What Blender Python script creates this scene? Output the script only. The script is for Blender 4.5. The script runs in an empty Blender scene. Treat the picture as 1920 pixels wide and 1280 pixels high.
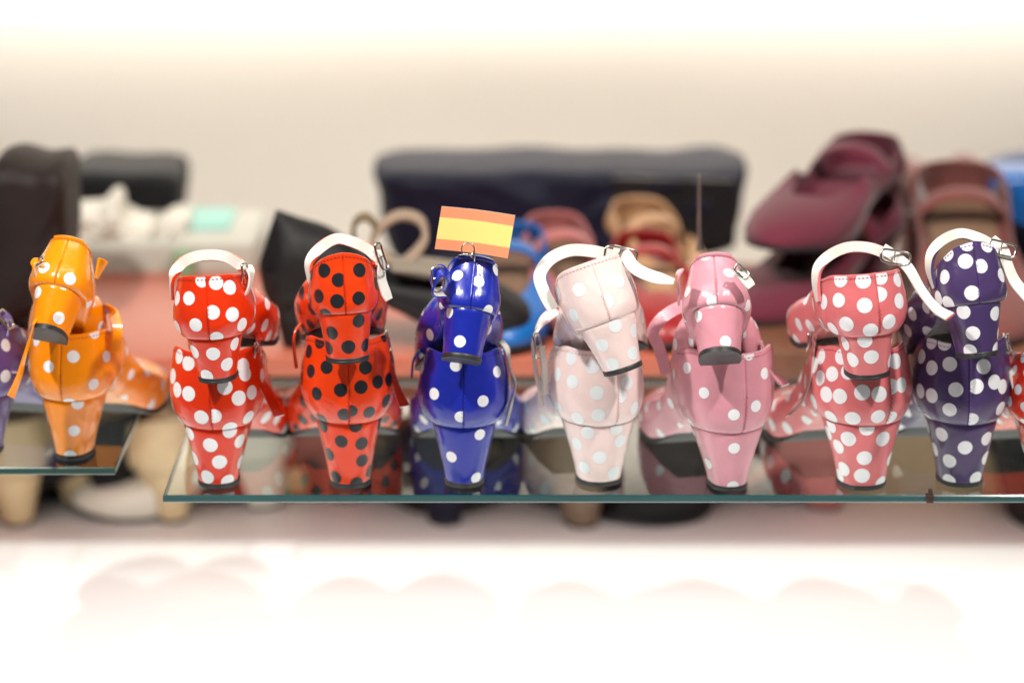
import bpy, math, random
import numpy as np
from mathutils import Vector, Matrix
C = bpy.context.scene.collection
SC = bpy.context.scene
R = math.radians

# ---------------------------------------------------------------- camera
# world units are metres; all the lists below are in centimetres (CM converts)
CM = 0.01
PITCH = R(16.5)
DIST = 200.0
FPX = 5000.0
LOOK = np.array([0.0, 0.0, 12.3])
CAM = LOOK + DIST * np.array([0.0, -math.cos(PITCH), math.sin(PITCH)])
FWD = np.array([0.0, math.cos(PITCH), -math.sin(PITCH)])
UP = np.array([0.0, math.sin(PITCH), math.cos(PITCH)])
RT = np.array([1.0, 0.0, 0.0])

cam_data = bpy.data.cameras.new("camera")
cam = bpy.data.objects.new("camera", cam_data)
C.objects.link(cam)
cam.location = Vector(CAM * CM)
cam.rotation_euler = (math.pi / 2 - PITCH, 0, 0)
cam_data.sensor_width = 36.0
cam_data.lens = FPX / 1920.0 * 36.0
cam_data.clip_start = 0.05
cam_data.clip_end = 100.0
cam_data.dof.use_dof = True
cam_data.dof.focus_distance = 1.985
cam_data.dof.aperture_fstop = 2.2
cam_data.dof.aperture_blades = 0
SC.camera = cam

# ---------------------------------------------------------------- light
world = bpy.data.worlds.new("World")
SC.world = world
world.use_nodes = True
world.node_tree.nodes["Background"].inputs[0].default_value = (1.0, 0.97, 0.93, 1)
world.node_tree.nodes["Background"].inputs[1].default_value = 0.09

def area(name, loc, target, size, power, col=(1, 0.95, 0.88), size_y=None):
    d = bpy.data.lights.new(name, 'AREA')
    d.energy = power
    d.color = col
    d.size = size
    if size_y:
        d.shape = 'RECTANGLE'
        d.size_y = size_y
    o = bpy.data.objects.new(name, d)
    C.objects.link(o)
    o.location = Vector(loc)
    o.rotation_euler = (Vector(target) - Vector(loc)).to_track_quat('-Z', 'Y').to_euler()
    return o

area("spot_lamp_left", (-0.75, -0.62, 1.45), (-0.12, 0, 0.06), 0.07, 29.0)
area("spot_lamp_right", (0.75, -0.6, 1.45), (0.15, 0, 0.06), 0.07, 24.0)
area("ceiling_strip_lamp", (0.0, -0.1, 1.5), (0, 0.1, 0.0), 1.3, 5.0, size_y=0.25)
area("added_wall_fill", (0.0, 0.97, 0.34), (0, 1.12, 0.0), 2.4, 12.5, size_y=0.06)  # added fill out of view, not a shop fitting; lifts the upper wall towards white
area("added_base_fill", (0.0, 0.14, -0.02), (0, 0.1401, -0.2), 2.2, 5.2, size_y=0.5)  # added downward fill with no real fitting; brightens the base but not the shoes

SC.view_settings.view_transform = 'Standard'
SC.view_settings.look = 'None'
SC.view_settings.exposure = 0.0
SC.view_settings.gamma = 1.0
SC.cycles.use_denoising = True
SC.cycles.max_bounces = 10
SC.cycles.transparent_max_bounces = 16
SC.cycles.sample_clamp_indirect = 4.0
# ---------------------------------------------------------------- geometry maths (numpy, centimetres)
def at(px, py, Y):
    """the point at depth Y (cm) seen at a position of the photograph"""
    d = FWD + RT * ((px - 960.0) / FPX) + UP * ((640.0 - py) / FPX)
    return CAM + d * ((Y - CAM[1]) / d[1])

def project(P):
    P = np.asarray(P, float)
    q = P - CAM
    z = q @ FWD
    return np.stack([960 + FPX * (q @ RT) / z, 640 - FPX * (q @ UP) / z], -1)

def catmull(K, n, closed=True):
    """dense resample of knots K (k,d) -> (n,d)"""
    K = np.asarray(K, float)
    k = len(K)
    u = np.arange(n) * (k / n if closed else (k - 1) / (n - 1))
    i = np.minimum(np.floor(u).astype(int), k - 1 if closed else k - 2)
    f = (u - i)[:, None]
    if closed:
        g = lambda j: K[(i + j) % k]
    else:
        g = lambda j: K[np.clip(i + j, 0, k - 1)]
    p0, p1, p2, p3 = g(-1), g(0), g(1), g(2)
    return 0.5 * ((2 * p1) + (-p0 + p2) * f + (2 * p0 - 5 * p1 + 4 * p2 - p3) * f ** 2 + (-p0 + 3 * p1 - 3 * p2 + p3) * f ** 3)

def sst(a, b, x):
    t = np.clip((x - a) / (b - a), 0, 1)
    return t * t * (3 - 2 * t)

NT = 720
class ShoeShape:
    """a heeled mary-jane shoe: toe towards +y, up +z, origin on the floor under the back of the heel"""
    def __init__(s, Hh=5.1, tipw=3.1, topw=5.4, maxw=7.0, uh=6.0, collw=5.2, L=21.5, ballw=8.4, dip=0.0,
                 lean=0.5, seat_d=4.6, vamp=0.55, asym=0.0, inw=0.0, ts=0.0, sd=0.0, hw=None):
        hw = hw or topw
        s.__dict__.update(locals())
        w = topw
        half = [(0.0, 0.0), (.285 * w, .085 * w), (.44 * w, .27 * w), (.5 * w, .52 * w), (.49 * w, seat_d), (.42 * w, L * .37),
                (ballw * .43, L * .54), (ballw * .5, L * .68), (ballw * .45, L * .83), (ballw * .24, L * .955)]
        yth = L * vamp
        # top line (x, y, height over the sole there)
        sw = collw
        th = [(0.0, .30 + inw, uh - dip), (.30 * sw, .30 + .085 * sw + inw, uh - dip * .8 - .05 - sd * .3), (.46 * sw, .3 + .29 * sw + inw, uh - dip * .3 - .25 - sd * .8), (.52 * sw, 3.2, uh - .75 - sd),
              (.54 * sw, 5.2, uh - 1.4 - sd), (.54 * sw, L * .36, uh - 1.7 - sd * .5), (ballw * .37, L * .46, 4.0), (ballw * .30, L * .52, 3.5),
              (ballw * .20, yth - .35, 3.45), (ballw * .09, yth, 3.5)]
        o1 = [1.1, 1.15, 1.25, 1.3, 1.2, .9, .6, .5, .5, .45]
        o2 = [.75, .8, .9, .9, .8, .6, 1.2, 2.0, 2.2, 2.4]
        k = (maxw - (w + sw) / 2) / 2.0 / 0.72
        o1 = [a * k * 1.18 for a in o1[:6]] + o1[6:]
        o2 = [a * k * .55 for a in o2[:6]] + o2[6:]
        rows = []
        def row(x, y, tx, ty, h, a, b, sgn):
            ax = asym * sst(L * .4, L * .9, y)
            zb = s.zb(y)
            return [sgn * x + ax, y, zb, sgn * tx + ax, ty, s.zb(ty) + h if y > L * .3 else Hh + h, a, b]
        for (b, t, a, c) in zip(half, th, o1, o2):
            rows.append(row(b[0], b[1], t[0], t[1], t[2], a, c, 1))
        rows.append(row(0, L, 0, yth + .05, 3.55, .4, 2.4, 1))
        for (b, t, a, c) in list(zip(half, th, o1, o2))[:0:-1]:
            rows.append(row(b[0], b[1], t[0], t[1], t[2], a, c, -1))
        D = catmull(rows, NT)
        s.B, s.T = D[:, 0:3], D[:, 3:6]
        s.B[:, 2] = s.zb(s.B[:, 1])
        tan = np.roll(s.B, -1, 0) - np.roll(s.B, 1, 0)
        out = np.stack([tan[:, 1], -tan[:, 0], 0 * tan[:, 0]], -1)
        out /= np.linalg.norm(out, axis=1)[:, None] + 1e-9
        s.out = out
        vert = s.T[:, 2] - s.B[:, 2]
        up = np.array([0, 0, 1.0])
        s.P1 = s.B + out * D[:, 6:7] + up * (vert * .25)[:, None]
        # quarter rises upright to the top line, the vamp closes over the toes
        f = sst(L * .42, L * .70, s.B[:, 1])[:, None]
        p2q = s.T + out * D[:, 7:8] - up * (vert * .36)[:, None]
        p2v = s.T + out * D[:, 7:8] - up * .25
        s.P2 = p2q * (1 - f) + p2v * f
        s.P1 = s.P1 * (1 - f) + (s.B + out * D[:, 6:7] + up * (vert * .62)[:, None]) * f
        # heel section knots
        s.hk = 0

    def zb(s, y):
        y = np.asarray(y, float)
        L, Hh = s.L, s.Hh
        z = Hh + (0.42 - Hh) * sst(s.seat_d * .75, L * .64, y) - 0.10 * sst(0, s.seat_d, y) * (1 - sst(s.seat_d, L * .5, y))
        return z + .65 * sst(L * .74, L * 1.05, y)

    def upper(s, t, v):
        """t in 0..1 round the shoe from the back seam, v 0..1 from sole to top line"""
        t = np.asarray(t, float); v = np.asarray(v, float)
        u = (t % 1.0) * NT
        i = np.floor(u).astype(int) % NT
        f = (u - np.floor(u))[..., None]
        j = (i + 1) % NT
        g = lambda A: A[i] * (1 - f) + A[j] * f
        B, P1, P2, T, o = g(s.B), g(s.P1), g(s.P2), g(s.T), g(s.out)
        w = v[..., None]
        P = B * (1 - w) ** 3 + 3 * P1 * w * (1 - w) ** 2 + 3 * P2 * w * w * (1 - w) + T * w ** 3
        # back seam groove and slight pucker
        d = np.abs((t - s.ts + .5) % 1.0 - .5)
        arc = d * s.seamlen()
        P = P - o * (np.exp(-(arc / .06) ** 2) * .10)[..., None]
        # rolled lower edge over the heel
        P = P - o * (np.exp(-(v / .022) ** 2) * .10)[..., None]
        return P

    def seamlen(s):
        return 20 * (s.topw * .285 + .3)     # cm per unit t near the seam (20 knots)

    def heel(s, t, v):
        """t 0..1 from left breast corner round the back to the right breast corner, v 0 bottom .. 1 top"""
        t = np.asarray(t, float); v = np.asarray(v, float)
        k = [(-.455, 1.0), (-.5, .78), (-.5, .54), (-.44, .28), (-.285, .09), (0, 0), (.285, .09), (.44, .28), (.5, .54), (.5, .78), (.455, 1.0)]
        if not hasattr(s, 'HK'):
            s.HK = catmull(k, 401, closed=False)
        u = np.clip(t, 0, 1) * 400
        i = np.minimum(np.floor(u).astype(int), 399)
        f = (u - i)[..., None]
        q = s.HK[i] * (1 - f) + s.HK[i + 1] * f
        fl = np.clip(v, 0, 1) ** 1.22
        w = s.tipw + (s.hw - .10 - s.tipw) * fl
        dep = 3.1 + (s.seat_d + .2 - 3.1) * fl
        y0 = s.lean * (1 - v) ** 1.1 + .05
        x = q[..., 0] * w
        y = y0 + q[..., 1] * dep
        z0 = .40
        z = z0 + v * (s.zb(y) - .01 - z0)
        # soft lip just under the seat
        return np.stack([x, y, z], -1)
# ---------------------------------------------------------------- materials
def lin(c):
    return tuple(((v / 255.0) / 12.92 if v <= 10 else (((v / 255.0) + .055) / 1.055) ** 2.4) for v in c) + (1.0,)

def mat(name, rgb, rough=.4, coat=0.0, metal=0.0, bump=0.0, bscale=60.0, var=0.0, vscale=8.0, spec=.5, trans=0.0, wrinkle=0.0, sheen=0.0):
    m = bpy.data.materials.new(name)
    m.use_nodes = True
    nt = m.node_tree
    b = nt.nodes["Principled BSDF"]
    b.inputs["Base Color"].default_value = lin(rgb)
    b.inputs["Roughness"].default_value = rough
    b.inputs["Metallic"].default_value = metal
    b.inputs["Specular IOR Level"].default_value = spec
    b.inputs["Coat Weight"].default_value = coat
    b.inputs["Coat Roughness"].default_value = .14
    b.inputs["Transmission Weight"].default_value = trans
    b.inputs["Sheen Weight"].default_value = sheen
    tc = nt.nodes.new("ShaderNodeTexCoord")
    last = None
    if var:
        n = nt.nodes.new("ShaderNodeTexNoise"); n.inputs["Scale"].default_value = vscale * 10
        n.inputs["Detail"].default_value = 5
        nt.links.new(tc.outputs["Object"], n.inputs["Vector"])
        r = nt.nodes.new("ShaderNodeMapRange")
        r.inputs[1].default_value = .3; r.inputs[2].default_value = .7
        r.inputs[3].default_value = 1 - var; r.inputs[4].default_value = 1 + var * .6
        h = nt.nodes.new("ShaderNodeHueSaturation"); h.inputs["Color"].default_value = lin(rgb)
        nt.links.new(n.outputs["Fac"], r.inputs[0]); nt.links.new(r.outputs[0], h.inputs["Value"])
        nt.links.new(h.outputs[0], b.inputs["Base Color"])
    if bump:
        n = nt.nodes.new("ShaderNodeTexNoise"); n.inputs["Scale"].default_value = bscale * 10
        n.inputs["Detail"].default_value = 4
        nt.links.new(tc.outputs["Object"], n.inputs["Vector"])
        bp = nt.nodes.new("ShaderNodeBump"); bp.inputs["Strength"].default_value = bump
        bp.inputs["Distance"].default_value = .0006
        nt.links.new(n.outputs["Fac"], bp.inputs["Height"])
        last = bp
    if wrinkle:
        n = nt.nodes.new("ShaderNodeTexNoise"); n.inputs["Scale"].default_value = 28
        n.inputs["Detail"].default_value = 2; n.inputs["Distortion"].default_value = .6
        nt.links.new(tc.outputs["Object"], n.inputs["Vector"])
        bp = nt.nodes.new("ShaderNodeBump"); bp.inputs["Strength"].default_value = wrinkle
        bp.inputs["Distance"].default_value = .005
        nt.links.new(n.outputs["Fac"], bp.inputs["Height"])
        if last: nt.links.new(last.outputs[0], bp.inputs["Normal"])
        last = bp
    if last:
        nt.links.new(last.outputs[0], b.inputs["Normal"])
        nt.links.new(last.outputs[0], b.inputs["Coat Normal"])
    return m

def leather(name, rgb, rough=.3, coat=.35):
    return mat(name, rgb, rough, coat, bump=.22, bscale=45, var=.07, vscale=5, wrinkle=.45)

M_RUBBER = mat("black rubber", (38, 38, 40), .45, bump=.2, bscale=90)
M_LINING = mat("white lining leather", (214, 210, 203), .5, bump=.15, bscale=50, var=.04)
M_METAL = mat("polished buckle metal", (205, 200, 192), .18, metal=1.0)
M_WHITE_DOT = mat("white dot print", (236, 238, 242), .3, .3, bump=.22, bscale=45, wrinkle=.45, var=.03)
M_BLACK_DOT = mat("black dot print", (30, 33, 38), .32, .3, bump=.22, bscale=45, wrinkle=.45, var=.03)
M_PALE_DOT = mat("pale blue white dot print", (232, 238, 241), .3, .3, bump=.22, bscale=45, wrinkle=.45, var=.03)
M_INSOLE = mat("brown insole leather", (120, 92, 72), .6, var=.08)

# ---------------------------------------------------------------- mesh helpers
class MB:
    def __init__(s):
        s.v = []; s.f = []; s.m = []; s.n = 0
    def add(s, V, F, m=0):
        V = np.asarray(V, float).reshape(-1, 3)
        s.v.append(V)
        for f in F:
            s.f.append(tuple(int(i) + s.n for i in f)); s.m.append(m)
        s.n += len(V)
    def grid(s, P, m=0, cu=False, cv=False, flip=False):
        P = np.asarray(P, float)
        a, b = P.shape[:2]
        F = []
        for i in range(a if cu else a - 1):
            for j in range(b if cv else b - 1):
                i2, j2 = (i + 1) % a, (j + 1) % b
                q = (i * b + j, i2 * b + j, i2 * b + j2, i * b + j2)
                F.append(q[::-1] if flip else q)
        s.add(P.reshape(-1, 3), F, m)
    def fan(s, ring, m=0, flip=False):
        ring = np.asarray(ring, float)
        c = ring.mean(0)
        n = len(ring)
        F = [(i, (i + 1) % n, n) for i in range(n)]
        if flip: F = [f[::-1] for f in F]
        s.add(np.vstack([ring, c]), F, m)
    def tube(s, pts, r, seg=8, closed=False, m=0):
        P = np.asarray(pts, float); n = len(P)
        rr = np.ones(n) * r
        if closed: T = np.roll(P, -1, 0) - np.roll(P, 1, 0)
        else: T = np.gradient(P, axis=0)
        T /= np.linalg.norm(T, axis=1)[:, None] + 1e-12
        ref = np.array([0, 0, 1.0])
        if abs(T[0] @ ref) > .9: ref = np.array([1.0, 0, 0])
        rows = []; N = ref - T[0] * (ref @ T[0]); N /= np.linalg.norm(N)
        for i in range(n):
            N = N - T[i] * (N @ T[i]); N /= np.linalg.norm(N) + 1e-12
            Bn = np.cross(T[i], N)
            a = np.arange(seg) * 2 * math.pi / seg
            rows.append(P[i] + rr[i] * (np.cos(a)[:, None] * N + np.sin(a)[:, None] * Bn))
        rows = np.array(rows)
        s.grid(rows, m, cu=closed, cv=True)
        if not closed:
            s.fan(rows[0], m); s.fan(rows[-1], m, True)
    def box(s, lo, hi, m=0, bev=.0):
        x0, y0, z0 = lo; x1, y1, z1 = hi
        V = [(x0, y0, z0), (x1, y0, z0), (x1, y1, z0), (x0, y1, z0), (x0, y0, z1), (x1, y0, z1), (x1, y1, z1), (x0, y1, z1)]
        s.add(V, [(3, 2, 1, 0), (4, 5, 6, 7), (0, 1, 5, 4), (1, 2, 6, 5), (2, 3, 7, 6), (3, 0, 4, 7)], m)
    def ribbon(s, pts, wid, w, th=.16, m_out=0, m_in=1, n=48, taper=0.0, cut=False):
        """a leather strip: pts centre line, wid width direction at each point; inner face gets m_in"""
        P = catmull(pts, n, closed=False)
        Wd = catmull(wid, n, closed=False)
        T = np.gradient(P, axis=0); T /= np.linalg.norm(T, axis=1)[:, None] + 1e-9
        Wd = Wd - T * (Wd * T).sum(1)[:, None]; Wd /= np.linalg.norm(Wd, axis=1)[:, None] + 1e-9
        N = np.cross(T, Wd)
        u = np.linspace(0, 1, n)
        hw = w / 2 * (1 - taper * sst(.8, 1.0, u))
        h = th / 2
        prof = [(-1, -.45), (-.94, -1), (.94, -1), (1, -.45), (1, .45), (.94, 1), (-.94, 1), (-1, .45)]
        rows = np.array([[P[i] + Wd[i] * a * hw[i] + N[i] * b * h for a, b in prof] for i in range(n)])
        k = 8
        F = {0: [], 1: []}
        for i in range(n - 1):
            for j in range(k):
                j2 = (j + 1) % k
                q = (i * k + j, (i + 1) * k + j, (i + 1) * k + j2, i * k + j2)
                F[1 if (j == 5 or (cut and j in (3, 7, 4, 6))) else 0].append(q)
        base = s.n
        s.add(rows.reshape(-1, 3), [], 0)
        for side, mm in ((0, m_out), (1, m_in)):
            for q in F[side]:
                s.f.append(tuple(i + base for i in q)); s.m.append(mm)
        s.f.append(tuple(base + j for j in range(k))); s.m.append(m_out)
        s.f.append(tuple(base + (n - 1) * k + j for j in reversed(range(k)))); s.m.append(m_out)
        return P, Wd, N
    def build(s, name, mats, parent=None, smooth=True, inv=None, angle=None):
        V = np.vstack(s.v)
        if inv is not None:
            V = V @ np.array(inv)[:3, :3].T + np.array(inv)[:3, 3]
        me = bpy.data.meshes.new(name)
        me.from_pydata((V * CM).tolist(), [], s.f)
        if not isinstance(mats, (list, tuple)): mats = [mats]
        for m in mats: me.materials.append(m)
        me.polygons.foreach_set("material_index", s.m)
        me.polygons.foreach_set("use_smooth", [smooth] * len(s.f))
        me.update()
        if angle is not None:
            me.set_sharp_from_angle(angle=R(angle))
        o = bpy.data.objects.new(name, me)
        C.objects.link(o)
        if parent: o.parent = parent
        return o

def tag(o, label, cat, group=None, kind=None):
    if label: o["label"] = label
    if cat: o["category"] = cat
    if group: o["group"] = group
    if kind: o["kind"] = kind
    return o

def surf_frame(S, t, v, e=1e-3):
    t = np.asarray(t, float); v = np.asarray(v, float)
    ve = np.clip(v, .002, .998)
    Su = (S(t + e, ve) - S(t - e, ve)) / (2 * e)
    Sv = (S(t, np.clip(ve + e, 0, 1)) - S(t, np.clip(ve - e, 0, 1))) / (2 * e)
    return Su, Sv

def dot_patch(mb, S, t0, v0, r, slot, half=0, sign=1.0, heel=False, seam=0.0):
    """a printed dot lying on the surface S, cut at its edges and at the back seam"""
    P0 = S(t0, min(max(v0, .01), .99))
    Su, Sv = surf_frame(S, t0, v0)
    e1 = Su / np.linalg.norm(Su); n = np.cross(Su, Sv); n /= np.linalg.norm(n); e2 = np.cross(n, e1)
    J = np.array([[Su @ e1, Sv @ e1], [Su @ e2, Sv @ e2]])
    try: Ji = np.linalg.inv(J)
    except np.linalg.LinAlgError: return
    rings, seg = 5, 28
    a = np.arange(seg) * 2 * math.pi / seg
    D = np.array([[(k / rings) * r * np.cos(a), (k / rings) * r * np.sin(a)] for k in range(1, rings + 1)])  # rings,2,seg
    D = np.moveaxis(D, 1, 2).reshape(-1, 2)
    D = np.vstack([[0, 0], D])
    tv = np.array([t0, v0]) + D @ Ji.T
    for _ in range(3):
        vv = np.clip(tv[:, 1], 0, 1)
        Q = S(tv[:, 0], vv) - P0
        q = np.stack([Q @ e1, Q @ e2], -1)
        q[:, 1] += (tv[:, 1] - vv) * J[1, 1]; q[:, 0] += (tv[:, 1] - vv) * J[0, 1]
        step = (D - q) @ Ji.T
        step = np.clip(step, -.03 if not heel else -.15, .03 if not heel else .15)
        tv += step * .8
    tt = tv[:, 0].copy(); vv = np.clip(tv[:, 1], .003, .997)
    if not heel:
        tt = (tt + .5) % 1.0 - .5
        if half > 0: tt = np.maximum(tt, seam + .0012)
        if half < 0: tt = np.minimum(tt, seam - .0012)
    else:
        tt = np.clip(tt, 0.001, .999)
    P = S(tt, vv)
    Su, Sv = surf_frame(S, tt, vv)
    N = np.cross(Su, Sv); N /= np.linalg.norm(N, axis=1)[:, None] + 1e-9
    P = P + N * sign * .016
    F = []
    for j in range(seg):
        F.append((0, 1 + j, 1 + (j + 1) % seg))
    for k in range(rings - 1):
        for j in range(seg):
            x = 1 + k * seg
            F.append((x + j, x + seg + j, x + seg + (j + 1) % seg, x + (j + 1) % seg))
    if sign < 0: F = [f[::-1] for f in F]
    # drop collapsed faces
    G = [f for f in F if np.linalg.norm(np.cross(P[f[1]] - P[f[0]], P[f[2]] - P[f[0]])) > 1e-6]
    mb.add(P, G, slot)

def stitch(mb, A, Bp, N, w=.075, m=0):
    d = Bp - A; L = np.linalg.norm(d)
    if L < 1e-6: return
    d /= L; s_ = np.cross(N, d)
    o = N * .045
    V = []
    for p, k in ((A, .5), (A + d * L * .2, 1), (Bp - d * L * .2, 1), (Bp, .5)):
        V += [p + s_ * w * k * .5 - o * .3, p - s_ * w * k * .5 - o * .3, p - s_ * w * k * .35 + o * k, p + s_ * w * k * .35 + o * k]
    F = []
    for i in range(3):
        for j in range(4):
            F.append((i * 4 + j, i * 4 + (j + 1) % 4, i * 4 + 4 + (j + 1) % 4, i * 4 + 4 + j))
    F += [(3, 2, 1, 0), (12, 13, 14, 15)]
    mb.add(V, F, m)

def heel_ring(S, v, n=44):
    t = np.linspace(0, 1, n)
    return S(t, np.full(n, v))

TS = np.concatenate([[0, .0006, .0014, .0026, .0045, .0075], np.linspace(.012, .988, 126), [1 - .0075, 1 - .0045, 1 - .0026, 1 - .0014, 1 - .0006]])
VS = np.concatenate([[0, .012, .025, .045], np.linspace(.075, .97, 22), [.99, 1.0]])

def matrix(yaw=0, pitch=0, roll=0):
    return Matrix.Rotation(R(yaw), 4, 'Z') @ Matrix.Rotation(R(roll), 4, 'Y') @ Matrix.Rotation(R(-pitch), 4, 'X')

def local_normals(S, t, v):
    Su, Sv = surf_frame(S, t, v)
    N = np.cross(Su, Sv)
    return N / (np.linalg.norm(N, axis=-1)[..., None] + 1e-9)

def shoe(name, label, leather_m, shape, M, anchor_local, anchor_world, dots=(), dot_m=None, r=.58, fill=0.0, seed=1,
         group=None, thread=None, straps=(), buckles=(), lining=None, simple=False, insole=None, cat='shoe', sole_m=None, pattern_heel=True, tab=None):
    S = shape
    lining = lining or M_LINING
    W = np.array(anchor_world, float)
    T = Vector(W) - M.to_3x3() @ Vector(anchor_local)
    Mw = Matrix.Translation(T) @ M
    inv = Mw.inverted()
    root = bpy.data.objects.new(name, None)
    C.objects.link(root)
    root.empty_display_size = .02
    root.matrix_world = Matrix.Translation(T * CM) @ M
    tag(root, label, cat, group)
    sub = (TS[::3] if simple else TS) + S.ts
    vs = VS[::3] if simple else VS
    if simple: vs = np.append(vs, 1.0)
    tt, vv = np.meshgrid(sub, vs, indexing='ij')
    G = S.upper(tt, vv)
    N = local_normals(S.upper, tt, vv)
    sign = 1.0 if (N[len(sub) // 4, 5] @ S.out[NT // 4]) > 0 else -1.0
    N = N * sign
    G[0:1] += 0
    mb = MB()
    mb.grid(G, 0, cu=True, flip=sign < 0)
    # rolled rim of the top line
    inn = G[:, -1] - N[:, -1] * .20
    top = (G[:, -1] + inn) / 2 + np.array([0, 0, .07])
    mb.grid(np.stack([G[:, -1], (G[:, -1] * 3 + inn) / 4 + [0, 0, .055], top, (G[:, -1] + inn * 3) / 4 + [0, 0, .055], inn, inn - [0, 0, .25]], 1), 0, cu=True, flip=sign < 0)
    # the cover is drawn in under the foot, round the heel seat
    tq0 = np.linspace(0, .5, 40)
    uL, uR = S.upper(tq0, np.full(40, .001)), S.upper((1 - tq0) % 1.0, np.full(40, .001))
    mb.grid(np.stack([uR * (1 - k) + uL * k for k in (0, .25, .5, .75, 1)], 1), 0, flip=True)
    rnd = random.Random(seed)
    placed = []
    for d in dots:
        if d[0] != 'U': continue
        _, t0, v0, hf = d
        dot_patch(mb, S.upper, t0, v0, r * rnd.uniform(.96, 1.03), 1, half=hf, sign=sign, seam=S.ts)
        placed.append(S.upper(t0, min(max(v0, 0), 1)))
    if fill:
        # the same print carried on round the sides and over the toes
        tries = 0; sp = fill
        cand = []
        for _ in range(2600):
            t0 = rnd.random(); v0 = rnd.uniform(-.02, 1.02) ** 1.0
            cand.append((t0, v0))
        ca = np.array(cand)
        PP = S.upper(ca[:, 0], np.clip(ca[:, 1], 0, 1))
        for (t0, v0), p in zip(cand, PP):
            tc = (t0 + .5) % 1 - .5
            if p[1] < 2.0 and dots: continue
            if v0 > .8 and p[1] > S.L * .8: continue
            if all(np.linalg.norm(p - q) > sp for q in placed):
                dot_patch(mb, S.upper, t0, v0, r * rnd.uniform(.94, 1.03), 1, sign=sign)
                placed.append(p)
    up = mb.build('upper', [leather_m, dot_m or leather_m], root, angle=50)
    # lining and insole
    ml = MB()
    Gi = G - N * .20
    Gi[:, -1] = inn
    Gi = Gi[:, 2:]
    mb2 = ml
    mb2.grid(Gi, 0, cu=True, flip=sign > 0)
    tq = np.linspace(0, .5, 40)
    b = 0.06
    Lr = S.upper(tq, np.full(40, .04)); Rr = S.upper((1 - tq) % 1.0, np.full(40, .04))
    strip = np.stack([Rr * (1 - k) + Lr * k for k in (0.03, .25, .5, .75, .97)], 1)
    strip[..., 2] += .12
    ml.grid(strip, 1, flip=False)
    ml.build('lining', [lining, insole or lining], root)
    if not simple and thread is not None:
        ms = MB()
        # row of stitches along the top line
        tq = np.linspace(-.24, .24, 1400)
        vq = np.full_like(tq, .955)
        Pq = S.upper(tq, vq); Nq = local_normals(S.upper, tq, vq) * sign
        L = np.concatenate([[0], np.cumsum(np.linalg.norm(np.diff(Pq, axis=0), axis=1))])
        step = .30
        for k in range(int(L[-1] / step)):
            i = np.searchsorted(L, k * step); j = min(np.searchsorted(L, k * step + .20), len(L) - 1)
            stitch(ms, Pq[i], Pq[j], Nq[i])
        ms.build('collar_stitching', [thread], root, smooth=False)
        ms = MB()
        # cross stitches at the foot and the head of the back seam
        for v0, v1 in ((.08, .52),):
            v = v0
            while v < v1:
                for sg in (-1, 1):
                    a = S.upper(S.ts + .0036 * sg, v); bq = S.upper(S.ts + .0005 * sg, v + .022 * sg)
                    n = local_normals(S.upper, S.ts + .0036 * sg, v) * sign
                    stitch(ms, a, bq, n, .05)
                v += .045 + rnd.uniform(0, .02)
        ms.build('seam_stitching', [thread], root, smooth=False)
    # heel block
    mh = MB()
    tq = np.linspace(0, 1, 23 if simple else 60); vq = np.linspace(0, 1, 8 if simple else 22)
    tt, vv = np.meshgrid(tq, vq, indexing='ij')
    H = S.heel(tt, vv)
    Nh = local_normals(S.heel, tt, vv)
    hs = 1.0 if Nh[len(tq) // 2, 3][1] < 0 else -1.0
    # soften the upper edge of the heel cover
    H[:, -1] += -Nh[:, -1] * hs * .06
    mh.grid(H, 0, flip=hs < 0)
    breast = np.stack([H[0], H[-1]], 0)
    mh.grid(breast, 0, flip=hs > 0)
    mh.fan(H[:, 0], 0, hs > 0); mh.fan(H[:, -1], 0, hs < 0)
    if dots or fill:
        ph = []
        for d in dots:
            if d[0] != 'H': continue
            dot_patch(mh, S.heel, d[1], d[2], r * rnd.uniform(.97, 1.02), 1, sign=hs, heel=True)
            ph.append(S.heel(d[1], min(max(d[2], 0), 1)))
        if not dots:
            for _ in range(300):
                t0, v0 = rnd.random(), rnd.random(); p = S.heel(t0, v0)
                if all(np.linalg.norm(p - q) > fill for q in ph):
                    dot_patch(mh, S.heel, t0, v0, r, 1, sign=hs, heel=True); ph.append(p)
    heel = mh.build('heel', [leather_m, dot_m or leather_m], root, angle=45)
    mt = MB()
    ring = S.heel(np.linspace(0, 1, 60), np.zeros(60))
    c = ring.mean(0)
    def sc(k, z):
        q = c + (ring - c) * [k, k, 1]; q = q.copy(); q[:, 2] = z; return q
    rows = np.stack([sc(.6, .405), sc(1.0, .405), sc(1.025, .36), sc(1.03, .22), sc(1.015, .19), sc(1.03, .16), sc(1.025, .02), sc(.98, 0), sc(.5, 0)], 0)
    mt.grid(rows, 0, cv=True)
    mt.fan(rows[0], 0, True); mt.fan(rows[-1], 0)
    mt.build('heel_tip', [M_RUBBER], heel, angle=35)
    # sole
    mo = MB()
    tq = np.linspace(0, .5, 60)
    def edge(tq):
        P = S.upper(tq, np.zeros_like(tq)).copy()
        i = (np.round((tq % 1) * NT).astype(int)) % NT
        o = S.out[i]
        k = -1.3 + 1.42 * sst(S.L * .34, S.L * .56, P[:, 1])
        return P + o * (k)[:, None]
    Lr, Rr = edge(tq), edge((1 - tq) % 1.0)
    for dz, fl in ((0.015, False), (None, True)):
        thick = .03 + .31 * sst(S.L * .40, S.L * .58, Lr[:, 1])
        A, Bq = Lr.copy(), Rr.copy()
        if dz is None: A[:, 2] -= thick; Bq[:, 2] -= thick
        else: A[:, 2] += dz; Bq[:, 2] += dz
        mo.grid(np.stack([Bq * (1 - k) + A * k for k in (0, .25, .5, .75, 1)], 1), 0, flip=fl)
        if dz is None: lo = (A, Bq)
        else: hi = (A, Bq)
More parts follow.
